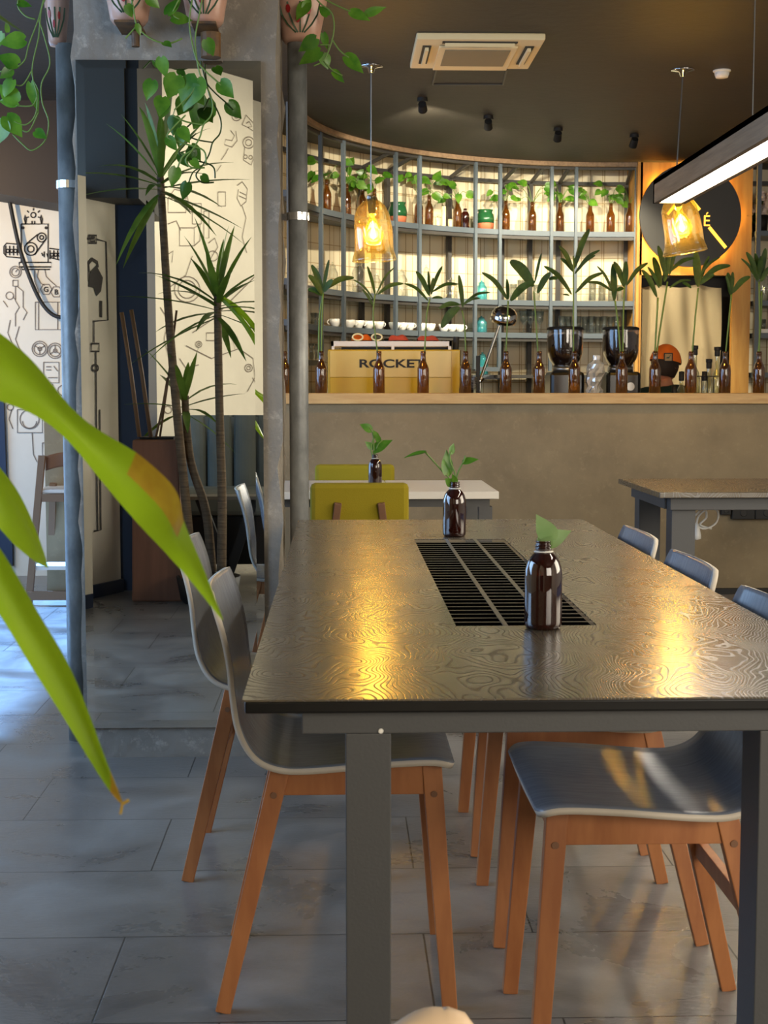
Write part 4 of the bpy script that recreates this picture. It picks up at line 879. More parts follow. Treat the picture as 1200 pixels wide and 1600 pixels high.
MB().lathe([(0, 0), (.05, 0), (.054, .2), (.048, .27), (.03, .30), (0, .30)], (p_.x - .05, 8.2, .921), 20).build('drum', M['matt'], kn_, smooth=True)
MB().box(p_.x - .095, p_.x - .07, 8.19, 8.21, 1.2, 1.345).build('upright_bar', M['matt'], kn_)
q_ = W(747, 556, 8.25); MB().box(q_.x - .011, q_.x + .011, 8.24, 8.26, 1.05, q_.z).build('upright_bar', M['matt'], kn_)
MB().tube([(W(740, 580, 8.19).x + .018 * math.cos(i * .8), 8.175 + .018 * math.sin(i * .8), 1.12 + .0011 * i) for i in range(70)], .0022, 5).build('coil_spring', M['bluesteel'], kn_)

# grinders
def grinder(pl, pr, zt_, Y, label, lvl):
    a0 = W(pl, 514, Y); a1 = W(pr, 514, Y); cx = (a0.x + a1.x) / 2; r = (a1.x - a0.x) / 2
    t = thing('coffee_grinder', label, 'coffee grinder', (cx, Y, .92), 'coffee grinders behind the bar')
    MB().box(cx - r * .95, cx + r * .95, Y - .12, Y + .12, .921, 1.225).build('body', M['black'], t, bevel=.02)
    MB().lathe([(r * .62, 0), (r * .66, .012), (r * .86, .04), (r * .97, .075), (r, .11), (r, .215), (r, .22)], (cx, Y, 1.255), 32).build('hopper', M['hopper'], t, smooth=True)
    MB().lathe([(0, 0), (r * .6, .0), (r * .64, .012), (r * .83, .04), (r * .94, .075), (r * .96, lvl - .02), (r * .7, lvl), (0, lvl + .004)], (cx, Y, 1.257), 28).build('coffee_beans', M['coffee'], t, smooth=True)
    MB().lathe([(0, .232), (r * .9, .23), (r * 1.02, .224), (r * 1.02, .212), (0, .212)], (cx, Y, 1.255), 32).build('lid', M['matt'], t, smooth=True)
    MB().lathe([(0, 0), (r * .7, 0), (r * .7, .03), (0, .03)], (cx, Y, 1.2255), 24).build('collar', M['bluesteel'], t, smooth=True)
    MB().lathe([(0, 0), (.022, 0), (.024, .03), (0, .03)], (cx + r * .3, Y - .12, 1.14), 20, ax=(0, -1, 0)).build('dial', M['bluesteel'], t)
M['hopper'] = glass('smoky_hopper', (.62, .55, .52), .25)
grinder(855, 911, 1.48, 8.4, 'left coffee grinder, its hopper three quarters full of beans', .185)
grinder(942, 998, 1.48, 8.4, 'right coffee grinder with dark smoky hopper beside the plywood bay', .20)
# plastic bag
p_ = W(926, 612, 8.2); t = thing('plastic_bag', 'crumpled clear plastic bag between the two grinders', 'bag', (p_.x, 8.2, .92))
mb = MB(); random.seed(3); vs = []; nr_, ns_ = 16, 18
for j in range(nr_ + 1):
    f = j / nr_; z = .921 + .395 * f; r_ = [.062, .066, .062, .055, .05, .038, .045, .055, .048, .02][min(9, int(f * 9.99))]
    for k in range(ns_): th = 2 * PI * k / ns_; rr = r_ * random.uniform(.75, 1.2); vs.append((p_.x + .02 * f + rr * math.cos(th), 8.2 + rr * math.sin(th), z))
mb.add(vs, [(j * ns_ + k, j * ns_ + (k + 1) % ns_, (j + 1) * ns_ + (k + 1) % ns_, (j + 1) * ns_ + k) for j in range(nr_) for k in range(ns_)]); mb.build('crumpled_film', M['plasticbag'], t)
MB().lathe([(0, 0), (.045, 0), (.045, .18), (0, .18)], (p_.x - .005, 8.2, .922), 16).build('contents', M['porcelain'], t)

# liquor bottles
LQ = [(1054, 602, 'short liquor bottle with black cap beside the barista shoulder'), (1065, 580, 'clear liquor bottle with black cap left of the wire rack'), (1086, 540, 'tall liquor bottle with yellow label behind the tenth bar bottle'),
      (1101, 580, 'small capped bottle in the middle of the liquor group'), (1108, 561, 'square shouldered clear liquor bottle with black cap'), (1121, 542, 'tallest clear liquor bottle with long black cap at the hatch side')]
for k, (px, py, lab) in enumerate(LQ):
    Y = 8.24 + .085 * (k % 3); tp = W(px, py, Y); h = tp.z - .921; r = .034 if k != 3 else .022
    t = thing('liquor_bottle', lab, 'bottle', (tp.x, Y, .92), 'liquor bottles behind the bar'); nz = h * .28
    MB().lathe([(0, 0), (r, 0), (r, h - nz - .07), (r * .8, h - nz - .03), (.013, h - nz), (.012, h - .05)], (tp.x, Y, .921), 20).build('glass_body', M['liquor'], t, smooth=True)
    cp = MB().lathe([(.015, h - .055), (.016, h - .05), (.016, h - .002), (0, h)], (tp.x, Y, .921), 16)
    if k in (2, 4, 5): cp.lathe([(.018, h - .02), (.019, h - .018), (.019, h), (0, h + .001)], (tp.x, Y, .921), 16)
    cp.build('cap', M['matt'], t, smooth=True)
    MB().lathe([(r + .0006, .05), (r + .0008, .052), (r + .0008, .052 + h * .25), (r + .0006, .053 + h * .25)], (tp.x, Y, .921), 20).build('paper_label', M['black'] if k in (1, 3, 4) else M['candle'], t, smooth=True)
rk = MB(); a_ = W(1087, 588, 8.22); b_ = W(1125, 588, 8.22)
for z in (a_.z, a_.z - .12): rk.tube([(a_.x, 8.22, z), (b_.x, 8.22, z)], .0025, 6)
for i in range(5): x = a_.x + (b_.x - a_.x) * i / 4; rk.tube([(x, 8.22, .921), (x, 8.22, a_.z)], .0025, 6)
solo(rk, 'wire_rack', M['matt'], 'black wire rack around the liquor bottles', 'rack')

# ================================================================ BARISTA
def skin_mesh(name, verts, edges, radii, m, parent, root=0, sub=2):
    me = bpy.data.meshes.new(name); off = woff(parent); me.from_pydata([tuple(Vector(v) - off) for v in verts], edges, [])
    o = bpy.data.objects.new(name, me); C.objects.link(o); o.parent = parent; me.materials.append(m)
    sk = o.modifiers.new('skin', 'SKIN'); sk.use_smooth_shade = True
    for i, r in enumerate(radii):
        d = me.skin_vertices[0].data[i]; d.radius = r if isinstance(r, tuple) else (r, r); d.use_root = (i == root)
    sb = o.modifiers.new('sub', 'SUBSURF'); sb.levels = sub; sb.render_levels = sub; return o
bx, by_ = 2.02, 8.98; HZ = 1.275
pr_ = thing('person', 'person in an orange and black cap and dark green shirt seated behind the bar', 'person', (bx, by_, 0))
V3 = [(bx, by_, .60), (bx, by_ + .01, .75), (bx, by_ + .0, .92), (bx, by_ + .01, 1.04), (bx + .01, by_ + .01, 1.115), (bx + .015, by_ + .015, 1.175),      # pelvis..neck
      (bx - .10, by_ - .01, 1.09), (bx - .19, by_ + .0, 1.07), (bx - .20, by_ + .10, .98), (bx - .14, by_ + .22, 1.02),                                        # left arm
      (bx + .11, by_ + .0, 1.09), (bx + .19, by_ + .03, .99), (bx + .20, by_ + .10, .80), (bx + .14, by_ + .30, .86),
      (bx - .09, by_ + .02, .58), (bx - .10, by_ + .40, .56), (bx - .10, by_ + .42, .30), (bx - .10, by_ + .42, .09), (bx - .10, by_ + .55, .045),
      (bx + .09, by_ + .02, .58), (bx + .10, by_ + .40, .56), (bx + .10, by_ + .42, .30), (bx + .10, by_ + .42, .09), (bx + .10, by_ + .55, .045)]
E3 = [(0, 1), (1, 2), (2, 3), (3, 4), (4, 5), (3, 6), (6, 7), (7, 8), (8, 9), (3, 10), (10, 11), (11, 12), (12, 13), (0, 14), (14, 15), (15, 16), (16, 17), (17, 18), (0, 19), (19, 20), (20, 21), (21, 22), (22, 23)]
R3 = [(.15, .11), (.14, .1), (.15, .11), (.14, .1), (.06, .06), (.052, .052), .07, .06, .05, .035, .07, .06, .048, .035, .085, .065, .055, .04, .035, .085, .065, .055, .04, .035]
body = skin_mesh('body', V3, E3, R3, M['shirt'], pr_)
fd = Vector((.72, .66, -.18)).normalized()          # the head faces right and away
hc = Vector((bx + .015, by_ + .02, HZ)); sd = fd.cross(Vector((0, 0, 1))).normalized(); hu = sd.cross(fd)
def hp_(f, s_, u): return hc + fd * f + sd * s_ + hu * u
hd_ = MB(); vs = []; nr_, ns_ = 18, 24
for j in range(nr_ + 1):
    ph = -PI / 2 + PI * j / nr_
    for k in range(ns_):
        th = 2 * PI * k / ns_; x = math.cos(ph) * math.cos(th); y = math.cos(ph) * math.sin(th); z = math.sin(ph)
        rx = .098 if z > -.2 else .098 - .03 * (-.2 - z) / .8 * (1 if x < 0 else .3)
        f_ = x * rx; s_ = y * (.075 if z > -.1 else .075 - .022 * (-.1 - z)); u_ = z * .118
        if x > .8 and abs(y) < .22 and -.45 < z < .05: f_ += .022 * (1 - abs(y) / .22) * (1 - abs(z + .25) / .35)       # nose
        if x > .75 and abs(z - .12) < .1 and .18 < abs(y) < .55: f_ -= .008                                              # eye sockets
        if x > .7 and abs(z + .62) < .1 and abs(y) < .35: f_ += .006                                                     # lips
        vs.append(hp_(f_, s_, u_))
hd_.add(vs, [(j * ns_ + k, j * ns_ + (k + 1) % ns_, (j + 1) * ns_ + (k + 1) % ns_, (j + 1) * ns_ + k) for j in range(nr_) for k in range(ns_)])
for s_ in (-1, 1): hd_.lathe([(0, -.006), (.018, -.006), (.022, 0), (.016, .006), (0, .003)], hp_(.0, s_ * .075, -.01), 14, ax=sd)
hd_.tube([hp_(-.02, 0, -.09), Vector((bx + .015, by_ + .015, 1.13))], [.052, .056], 16)
hd_.build('head', M['skin'], pr_, smooth=True)
hr = MB(); vs = []
for j in range(9):
    ph = -.45 * PI / 2 + j * .12
    for k in range(17):
        th = PI * .42 + PI * 1.16 * k / 16; c_ = math.cos(ph); vs.append(hp_(c_ * math.cos(th) * .106, c_ * math.sin(th) * .083, math.sin(ph) * .124))
hr.add(vs, [(j * 17 + k, j * 17 + k + 1, j * 17 + k + 18, j * 17 + k + 17) for j in range(8) for k in range(16)]); hr.build('hair', M['hair'], pr_, smooth=True)
cpm = MB(); vs = []; NR, NK = 10, 28
for j in range(NR + 1):
    ph = .03 + (PI / 2 - .03) * j / NR
    for k in range(NK): th = 2 * PI * k / NK; vs.append(hp_(math.cos(ph) * math.cos(th) * .112 - .004, math.cos(ph) * math.sin(th) * .092, .012 + math.sin(ph) * .118))
for j in range(NR):
    for k in range(NK):
        cpm.f.append((j * NK + k, j * NK + (k + 1) % NK, (j + 1) * NK + (k + 1) % NK, (j + 1) * NK + k)); th = 2 * PI * (k + .5) / NK
        cpm.m.append(1 if math.cos(th) > .5 else 0)
cpm.v = [Vector(v) for v in vs]; cap_ = cpm.build('cap', [M['orange'], M['matt']], pr_, smooth=True)
# patch on the orange half, facing the camera
pn = (-fd * .75 + sd * .66).normalized()
if pn.y > 0: pn = (-fd * .75 - sd * .66).normalized()
pc = hp_(-.004, 0, .045) + Vector((pn.x, pn.y, 0)).normalized() * .104; pu = Vector((0, 0, 1)); pxd = pu.cross(Vector((pn.x, pn.y, 0)).normalized())
def pp(u, v, t=0): return pc + pxd * u + pu * v + Vector((pn.x, pn.y, 0)).normalized() * t
MB().prism([(-.027, -.027), (.027, -.027), (.027, .027), (-.027, .027)], 0, .004, lambda u, v, t: pp(u, v, t)).build('patch_border', M['matt'], cap_)
MB().prism([(-.021, -.021), (.021, -.021), (.021, .021), (-.021, .021)], .0042, .005, lambda u, v, t: pp(u, v, t)).build('patch', M['patch'], cap_)
MB().add([pp(u, v, .0055) for u, v in ((-.016, -.004), (-.004, -.008), (.006, -.006), (.012, .010), (.016, .012), (.011, .014), (.006, .004), (-.006, .002))], [tuple(range(8))]).build('bird_silhouette', M['darkgreen'], cap_)
# hands: palm and five fingers each
def hand(c, d, side, par, nm):
    d = Vector(d).normalized(); s_ = d.cross(Vector((0, 0, 1))).normalized() * side; vs = [tuple(c - d * .05), tuple(c), tuple(c + d * .045)]; ed = [(0, 1), (1, 2)]; rr = [(.026, .02), (.032, .016), (.034, .014)]
    for i, (o, L_) in enumerate(((-.027, .062), (-.009, .072), (.009, .068), (.026, .055))):
        b = len(vs); vs += [tuple(c + d * .05 + s_ * o), tuple(c + d * (.05 + L_ * .5) + s_ * o * 1.1 - Vector((0, 0, .006))), tuple(c + d * (.05 + L_) + s_ * o * 1.1 - Vector((0, 0, .024)))]
        ed += [(2, b), (b, b + 1), (b + 1, b + 2)]; rr += [(.009, .009), (.008, .008), (.007, .007)]
    b = len(vs); vs += [tuple(c + d * .0 - s_ * .036), tuple(c + d * .035 - s_ * .056 - Vector((0, 0, .01)))]; ed += [(1, b), (b, b + 1)]; rr += [(.011, .011), (.008, .008)]
    skin_mesh(nm, vs, ed, rr, M['skin'], par, root=1, sub=1)
hand(Vector((bx - .10, by_ + .29, 1.035)), (.5, .85, .1), 1, pr_, 'hand'); hand(Vector((bx + .11, by_ + .38, .87)), (-.4, .9, 0), -1, pr_, 'hand')
st = thing('bar_stool', 'low stool under the person behind the bar', 'stool', (bx, by_, 0))
MB().lathe([(0, 0), (.15, 0), (.16, .02), (.15, .035), (0, .04)], (bx, by_, .43), 24).build('seat', M['matt'], st, smooth=True)
for a in range(4): MB().tube([(bx + .1 * math.cos(a * PI / 2 + .78), by_ + .1 * math.sin(a * PI / 2 + .78), .43), (bx + .17 * math.cos(a * PI / 2 + .78), by_ + .17 * math.sin(a * PI / 2 + .78), 0)], .012, 8).build('leg', M['steel'], st)

# ================================================================ THINGS ON THE SHELVES
random.seed(11)
def shelfpt(px, z, r=RF + .13): p = hit(px, r); return Vector((p.x, p.y, z + .001))
TOPB = [(511, 'first'), (542, 'second'), (566, 'third'), (585, 'fourth'), (654, 'fifth'), (670, 'sixth'), (714, 'seventh'), (789, 'eighth'), (830, 'ninth'), (873, 'tenth'), (920, 'eleventh'), (952, 'twelfth'), (981, 'last')]
def sprig(p, label, n, spread, nm='vine_sprig', group='vine sprigs in the top shelf bottles', lift=.08):
    t = thing(nm, label, 'plant cutting', tuple(p), group); mb = MB(); lf = MB()
    for i in range(n):
        a = random.uniform(0, 2 * PI); r = random.uniform(.35, 1) * spread; tip = p + Vector((r * math.cos(a), .4 * r * math.sin(a), lift * random.uniform(.1, 1.6)))
        mid = (p + tip) / 2 + Vector((0, 0, .035)); pts = catmull([p, mid, tip], 4); mb.tube(pts, .002, 5)
        a2 = random.uniform(-.8, .8); L_ = random.uniform(.05, .082); dr = Vector((math.cos(a) + a2 * .5, -.2, random.uniform(-.9, .3))).normalized()
        MB().heart(tip, tip + dr * L_, (random.uniform(-.5, .5), -1, random.uniform(0, .8)), random.uniform(.7, .85), .1).build('leaf', M['pothos'], t, smooth=True)
    mb.build('stem', M['stem'], t, smooth=True)
for px, od in TOPB:
    p = shelfpt(px, 2.24); small = .9 if px != 725 else .7
    beer_bottle(tuple(p), 'brown bottle on the top shelf, %s in its row from the left' % od, 'brown bottles on the top shelf', .95)
    sprig(p + Vector((0, 0, .2)), 'green vine sprig in the %s top shelf bottle from the left' % od, 6 if px not in (714, 725) else 7, .12, lift=.1)
p = shelfpt(726, 2.24, RF + .09); t = med_bottle(tuple(p), .14, 'short brown bottle beside the green pot on the top shelf'); t['group'] = 'short bottles on the top shelf'
for px, lab in ((621, 'green glazed clay pot on the left half of the top shelf'), (757, 'green glazed clay pot in the middle of the top shelf')):
    p = shelfpt(px, 2.24); t = thing('clay_pot', lab, 'pot', tuple(p), 'green glazed pots on the top shelf')
    MB().lathe([(0, 0), (.055, 0), (.062, .04), (.063, .05)], p, 28).build('bare_base', M['terradark'], t, smooth=True)
    MB().lathe([(.0635, .05), (.066, .08), (.06, .11), (.05, .125), (.055, .14), (.058, .145), (.05, .145), (.04, .12), (0, .1)], p, 28).build('glazed_top', M['greenglaze'], t, smooth=True)
for px, h, lab in ((683, .07, 'short ivory candle left of the tall one on the top shelf'), (692.5, .15, 'tall ivory candle on the top shelf'), (703, .065, 'short ivory candle right of the tall one on the top shelf')):
    p = shelfpt(px, 2.24); t = thing('pillar_candle', lab, 'candle', tuple(p), 'ivory candles on the top shelf')
    MB().lathe([(0, 0), (.015, 0), (.016, .002), (.016, h), (.0, h - .003)], p, 18).build('wax', M['candle'], t, smooth=True); MB().tube([p + Vector((0, 0, h - .003)), p + Vector((0, 0, h + .008))], .001, 5).build('wick', M['matt'], t)
# cups on the third shelf
CUP = [524, 546, 560, 576, 592, 616, 628, 640, 658, 672, 694, 706, 718]
for k, px in enumerate(CUP):
    p = shelfpt(px, 1.52, RF + .07); t = thing('coffee_cup', 'white porcelain cup, %s from the left in the cup row' % (ORD[k] if k < 12 else 'last'), 'cup', tuple(p), 'white cups on the lower shelf')
    MB().lathe([(0, .0), (.02, 0), (.024, .005), (.035, .025), (.039, .052), (.036, .052), (.03, .02), (0, .008)], p, 20).build('bowl', M['porcelain'], t, smooth=True)
    a_ = random.choice((0, PI, -.6)); hx = p + Vector((math.cos(a_) * .036, math.sin(a_) * .036 - .0, .032))
    MB().tube([hx + Vector((math.cos(a_), math.sin(a_), 0)) * .016 * math.sin(q * PI / 6) + Vector((0, 0, .014 * math.cos(q * PI / 6))) for q in range(7)], .0035, 6).build('handle', M['porcelain'], t, smooth=True)
# glassware
def tumbler(p, r, h, label, group, flare=1.15, m='clear'):
    t = thing('drinking_glass', label, 'glass', tuple(p), group)
    MB().lathe([(0, .004), (r * .8, .004), (r, h), (r * .95, h), (r * .75, .012), (0, .012)], p, 18).build('bowl', M[m], t, smooth=True); return t
def jar(p, r, h, label, group, m='clear', nm='glass_jar'):
    t = thing(nm, label, 'jar', tuple(p), group)
    MB().lathe([(0, 0), (r * .9, 0), (r, .01), (r, h * .62), (r * .6, h * .78), (r * .5, h * .82), (r * .62, h * .86)], p, 20).build('body', M[m], t, smooth=True)
    MB().lathe([(r * .55, h * .86), (r * .6, h * .88), (r * .3, h * .92), (r * .12, h * .93), (r * .22, h * .97), (r * .12, h), (0, h)], p, 16).build('stopper', M[m], t, smooth=True); return t
for k, px in enumerate((497, 520, 560, 588, 627, 666, 705)):
    jar(shelfpt(px, 1.75), .035 if k % 2 else .045, .15 + .04 * (k % 3), 'clear stoppered glass jar, %s from the left on the middle shelf' % ORD[k], 'clear jars on the middle shelf')
for px, z, h, lab in ((752, 1.75, .14, 'aqua blue glass bottle on the middle shelf'), (752, 1.52, .12, 'aqua blue apple shaped glass jar on the lower shelf'), (752, 1.235, .16, 'aqua blue jar low behind the desk lamp')):
    pz = shelfpt(px, z)
    if z < 1.3: pz.z = 1.2235
    if z < 1.3:
        pz = shelfpt(786, 1.2225); pz = shelfpt(754, 1.2225); MBs = MB().box(pz.x - .07, pz.x + .2, pz.y - .05, pz.y + .06, 1.19, 1.222)
        solo(MBs, 'small_shelf', M['shelf'], 'short grey shelf plate carrying the low aqua jar', 'shelf')
    jar(pz, .042, h, lab, 'aqua glassware', 'aqua')
for k, px in enumerate((801, 814, 838, 925, 940, 955, 968)):
    z = 1.75; h = .15 if k % 2 else .12; tumbler(shelfpt(px, z), .03, h, 'clear tall glass, %s from the left on the right half of the middle shelf' % ORD[k], 'tall glasses on the middle shelf')
for k, px in enumerate((818, 829, 843)):
    p = shelfpt(px, 1.52, RF + .1); t = thing('stemmed_glass', 'stemmed glass, %s from the left beside the chrome lamp dome' % ORD[k], 'glass', tuple(p), 'stemmed glasses on the lower shelf')
    MB().lathe([(0, .003), (.03, 0), (.03, .003), (.005, .01), (.004, .06), (.012, .07), (.028, .09), (.032, .16), (.03, .16), (.026, .095), (0, .075)], p, 18).build('bowl', M['clear'], t, smooth=True)
for k, px in enumerate((878, 888, 903, 914, 924, 934, 944, 954, 964)):
    tumbler(shelfpt(px, 1.52, RF + .08 + .05 * (k % 2)), .027, .125, 'ribbed tumbler, %s from the left above the grinders' % ORD[k], 'tumblers above the grinders')
for k, px in enumerate((470, 490, 496)):
    tumbler(shelfpt(px, 1.52, RF + .09), .022, .08, 'small clear glass near the pole on the lower shelf, %s from left' % ORD[k], 'small glasses by the pole')
for k, px in enumerate((487, 493)): tumbler(shelfpt(px, 1.30, RF + .1), .02, .11, 'slim glass on the lowest left shelf, %s from left' % ORD[k], 'slim glasses on the lowest shelf')
# right shelf flowers, figures
p = Vector((3.01, 10.38, 2.241)); t = thing('flower_pot', 'dark pot of cream blossoms on the right hand shelving', 'potted plant', tuple(p))
MB().lathe([(0, 0), (.05, 0), (.06, .12), (.055, .12), (0, .1)], p, 20).build('pot', M['matt'], t, smooth=True); mb = MB(); lf = MB()
for i in range(70):
    c = p + Vector((random.gauss(.02, .06), random.gauss(0, .05), .22 + random.gauss(0, .05)))
    for q in range(4): a = q * PI / 2 + random.random(); mb.heart(c, c + Vector((math.cos(a), -.4, math.sin(a))).normalized() * .022, (0, -1, .2), .9, .1)
for i in range(20): c = p + Vector((random.gauss(-.02, .05), random.gauss(0, .03), .13 + random.gauss(0, .03))); lf.heart(c, c + Vector((random.uniform(-1, 1), -.4, random.uniform(-.6, .8))).normalized() * .05, (0, -1, .3), .6, .1)
mb.build('blossoms', M['flower'], t); lf.build('leaf_blades', M['dracaena'], t)
for k, (x, z) in enumerate(((3.04, 1.75), (3.14, 1.75))):
    p = Vector((x, 10.36, z + .001)); jar(p, .04, .26 - .05 * k, ['clear stoppered jar with dark lettering on the right hand shelving', 'smaller clear jar beside the lettered one on the right'][k], 'jars on the right shelving')
for k in range(3): tumbler(Vector((3.03 + .08 * k, 10.34, 1.521)), .03, .1, 'clear tumbler, %s on the lower right hand shelf' % ORD[k], 'tumblers on the right shelving')
t = solo(MB().box(2.985, 3.3, 10.27, 10.31, 1.521, 1.55), 'folded_napkins', M['porcelain'], 'flat white napkin stack on the lower right hand shelf', 'napkins', bevel=.004)

# ================================================================ WALL POTS AND TRAILING VINES
def wallpot(px0, px1, pyb, Y, label, seat='pipe', flo=True):
    a = W(px0, pyb, Y); b = W(px1, pyb, Y); cx = (a.x + b.x) / 2; r = (b.x - a.x) / 2; z = a.z
    t = thing('painted_pot', label, 'plant pot', (cx, Y, z), 'painted pots around the pillar top')
    MB().lathe([(0, 0), (r * .82, 0), (r * .98, .012), (r * 1.1, .05), (r * 1.35, .12), (r * 1.42, .16), (r * 1.36, .2), (r * 1.42, .21), (r * 1.3, .21), (r * 1.2, .17), (0, .16)], (cx, Y, z), 32).build('bowl', M['terra'], t, smooth=True)
    fl = MB(); rd = MB()
    def on(th, zz, o_=.0015):
        rr = (r * 1.0 if zz < .03 else r * (1.05 + (zz - .03) * 3.2)) + o_; return Vector((cx + rr * math.sin(th), Y - rr * math.cos(th), z + zz))
    for dth in (-.55, -.3, .0, .25, .5): fl.ribbon([on(dth * .4, .02), on(dth * 1.1, .045), on(dth * 1.6, .075), on(dth * 1.7, .11)], .005, (0, -1, 0))
    for dth, zz in ((-.1, .06), (.35, .085), (-.5, .09)): rd.add([on(dth + .11 * math.cos(q * PI / 4), zz + .013 * math.sin(q * PI / 4), .003) for q in range(8)], [tuple(range(8))])
    fl.build('painted_stems', M['darkgreen'], t); rd.build('painted_petals', M['red'], t)
    MB().lathe([(0, .161), (r * 1.1, .162), (0, .175)], (cx, Y, z), 20).build('soil', M['soil'], t)
    return Vector((cx, Y, z)), r
pot_r = wallpot(440, 500, 68, 4.62, 'painted pink pot on top of the pole right of the pillar')
pot_l = wallpot(76, 104, 72, 4.62, 'painted pink pot at the far left on the other pole') 
pot_a = wallpot(172, 232, 38, 4.29, 'painted pink pot on the pillar above the mirror, left one')
pot_b = wallpot(292, 350, 40, 4.29, 'painted pink pot on the pillar above the mirror, right one')
for (c, r), nm in ((pot_a, 'left'), (pot_b, 'right')):
    mb = MB().box(c.x - .035, c.x + .035, 4.23, PYF, c.z - .008, c.z - .001); zb = W(305, 88, 4.33).z if nm == 'right' else c.z - .05
    mb.tube([(c.x + .01, 4.345, c.z - .008), (c.x + .01, 4.345, zb)], .03 if nm == 'right' else .012, 14)
    solo(mb, 'pot_bracket', M['rust'], 'rusty steel bracket under the %s pot above the mirror' % nm, 'bracket', 'pot brackets on the pillar')
def vine(label, base, paths, leaves, group='trailing vines from the pots'):
    t = thing('trailing_vine', label, 'trailing plant', tuple(base), group); mb = MB(); lf = MB()
    for pts, Y in paths: mb.tube(catmull([W(x, y, Y) for x, y in pts], 5), .0024, 6)
    mb.build('stem', M['stem'], t, smooth=True)
    for x0, y0, x1, y1, Y, w in leaves:
        dy = random.uniform(-.02, .02); MB().heart(W(x0, y0, Y), W(x1, y1, Y + dy), (random.uniform(-.4, .4), -1, random.uniform(-.1, .6)), w, .14).build('leaf', M['pothos'], t, smooth=True)
    return t
yl = 4.5
vine('trailing heart leaved vine hanging from the far left pot', pot_l[0] + Vector((0, 0, .17)),
     [([(80, -20), (66, 10), (62, 40), (60, 60), (50, 110), (58, 150), (55, 180), (40, 195), (22, 190)], yl), ([(70, -10), (60, 30), (45, 70), (38, 95), (20, 108), (0, 112)], yl), ([(60, 30), (70, 60), (78, 100), (65, 130), (66, 160), (76, 190), (70, 220), (50, 235), (35, 225), (20, 210)], yl),
      ([(30, -10), (28, 10), (40, 25), (55, 30)], yl), ([(50, 110), (35, 133), (18, 130)], yl), ([(58, 150), (50, 165), (25, 165)], yl), ([(60, 175), (45, 205), (30, 200)], yl)],
     [(38, 62, -2, 66, yl, .75), (28, 100, -4, 85, yl, .8), (12, 50, 10, 32, yl, .5), (20, 125, 2, 152, yl, .85), (26, 158, -4, 130, yl, .7), (28, 160, -4, 156, yl, .6), (10, 182, 34, 212, yl, .8), (8, 190, -6, 225, yl, .9), (55, 205, 72, 215, yl, .8), (48, 130, 58, 175, yl, .45), (18, 108, 0, 122, yl, .8), (15, 190, 20, 176, yl, .8), (28, 5, 50, 8, yl, .7), (30, -5, 44, -16, yl, .8), (4, 52, -6, 75, yl, .8)])
yb_ = 4.22
vine('trailing vine spilling from the pot right above the mirror', pot_b[0] + Vector((0, 0, .17)),
     [([(318, -15), (312, 20), (305, 60), (308, 95), (314, 120), (325, 140), (332, 160), (330, 180), (318, 195), (312, 215), (300, 235), (290, 250), (300, 262), (320, 262)], yb_), ([(300, 0), (296, 40), (306, 90), (320, 110), (340, 128), (352, 140)], yb_), ([(285, -10), (270, 20), (280, 30)], yb_),
      ([(312, 120), (300, 145), (285, 160), (272, 172)], yb_), ([(290, 180), (270, 200), (262, 215), (290, 225), (318, 235), (322, 255)], yb_), ([(318, 195), (290, 190), (270, 180)], yb_), ([(300, 235), (285, 245), (278, 262)], yb_)],
     [(262, 22, 282, -8, yb_, .6), (268, 28, 302, 30, yb_, .62), (322, 62, 334, 88, yb_, .8), (252, 90, 258, 122, yb_, .75), (238, 126, 228, 156, yb_, .8), (276, 118, 262, 155, yb_, .9), (308, 122, 284, 172, yb_, .9), (254, 152, 250, 180, yb_, .85), (344, 128, 364, 152, yb_, .8), (300, 135, 318, 165, yb_, .8), (284, 205, 278, 230, yb_, .8), (275, 262, 268, 292, yb_, .7), (300, 250, 312, 262, yb_, .8), (282, 200, 296, 222, yb_, .7), (262, 215, 276, 235, yb_, .7)])
vine('short vine spilling from the pot left above the mirror', pot_a[0] + Vector((0, 0, .17)),
     [([(200, -20), (208, 10), (214, 40), (235, 60), (262, 68), (285, 60)], yb_ - .02), ([(214, 40), (205, 50), (196, 60)], yb_ - .02)], [(198, 8, 208, 28, yb_ - .03, .8), (214, 38, 220, 56, yb_ - .03, .6), (256, 66, 268, 72, yb_ - .03, .8), (230, -5, 250, 12, yb_ - .02, .8)])
yr = 4.5
vine('trailing vine from the pot on the pole, reaching over the ceiling', pot_r[0] + Vector((0, 0, .17)),
     [([(480, -20), (500, 5), (518, 20), (522, 45), (515, 75), (505, 95), (490, 103)], yr), ([(500, -5), (525, 8), (548, 18)], yr), ([(518, 60), (530, 78), (545, 90)], yr), ([(505, 95), (520, 110), (535, 118)], yr), ([(515, 70), (500, 70)], yr)],
     [(548, 18, 578, 30, yr, .55), (572, 22, 603, 10, yr, .45), (480, 5, 462, 30, yr, .7), (494, 60, 466, 80, yr, .7), (500, 80, 466, 98, yr, .7), (505, 85, 513, 108, yr, .85), (540, 88, 570, 112, yr, .75), (520, 112, 540, 128, yr, .7), (505, 52, 512, 78, yr, .5), (476, 14, 486, -4, yr, .8), (512, 24, 498, 8, yr, .7)])

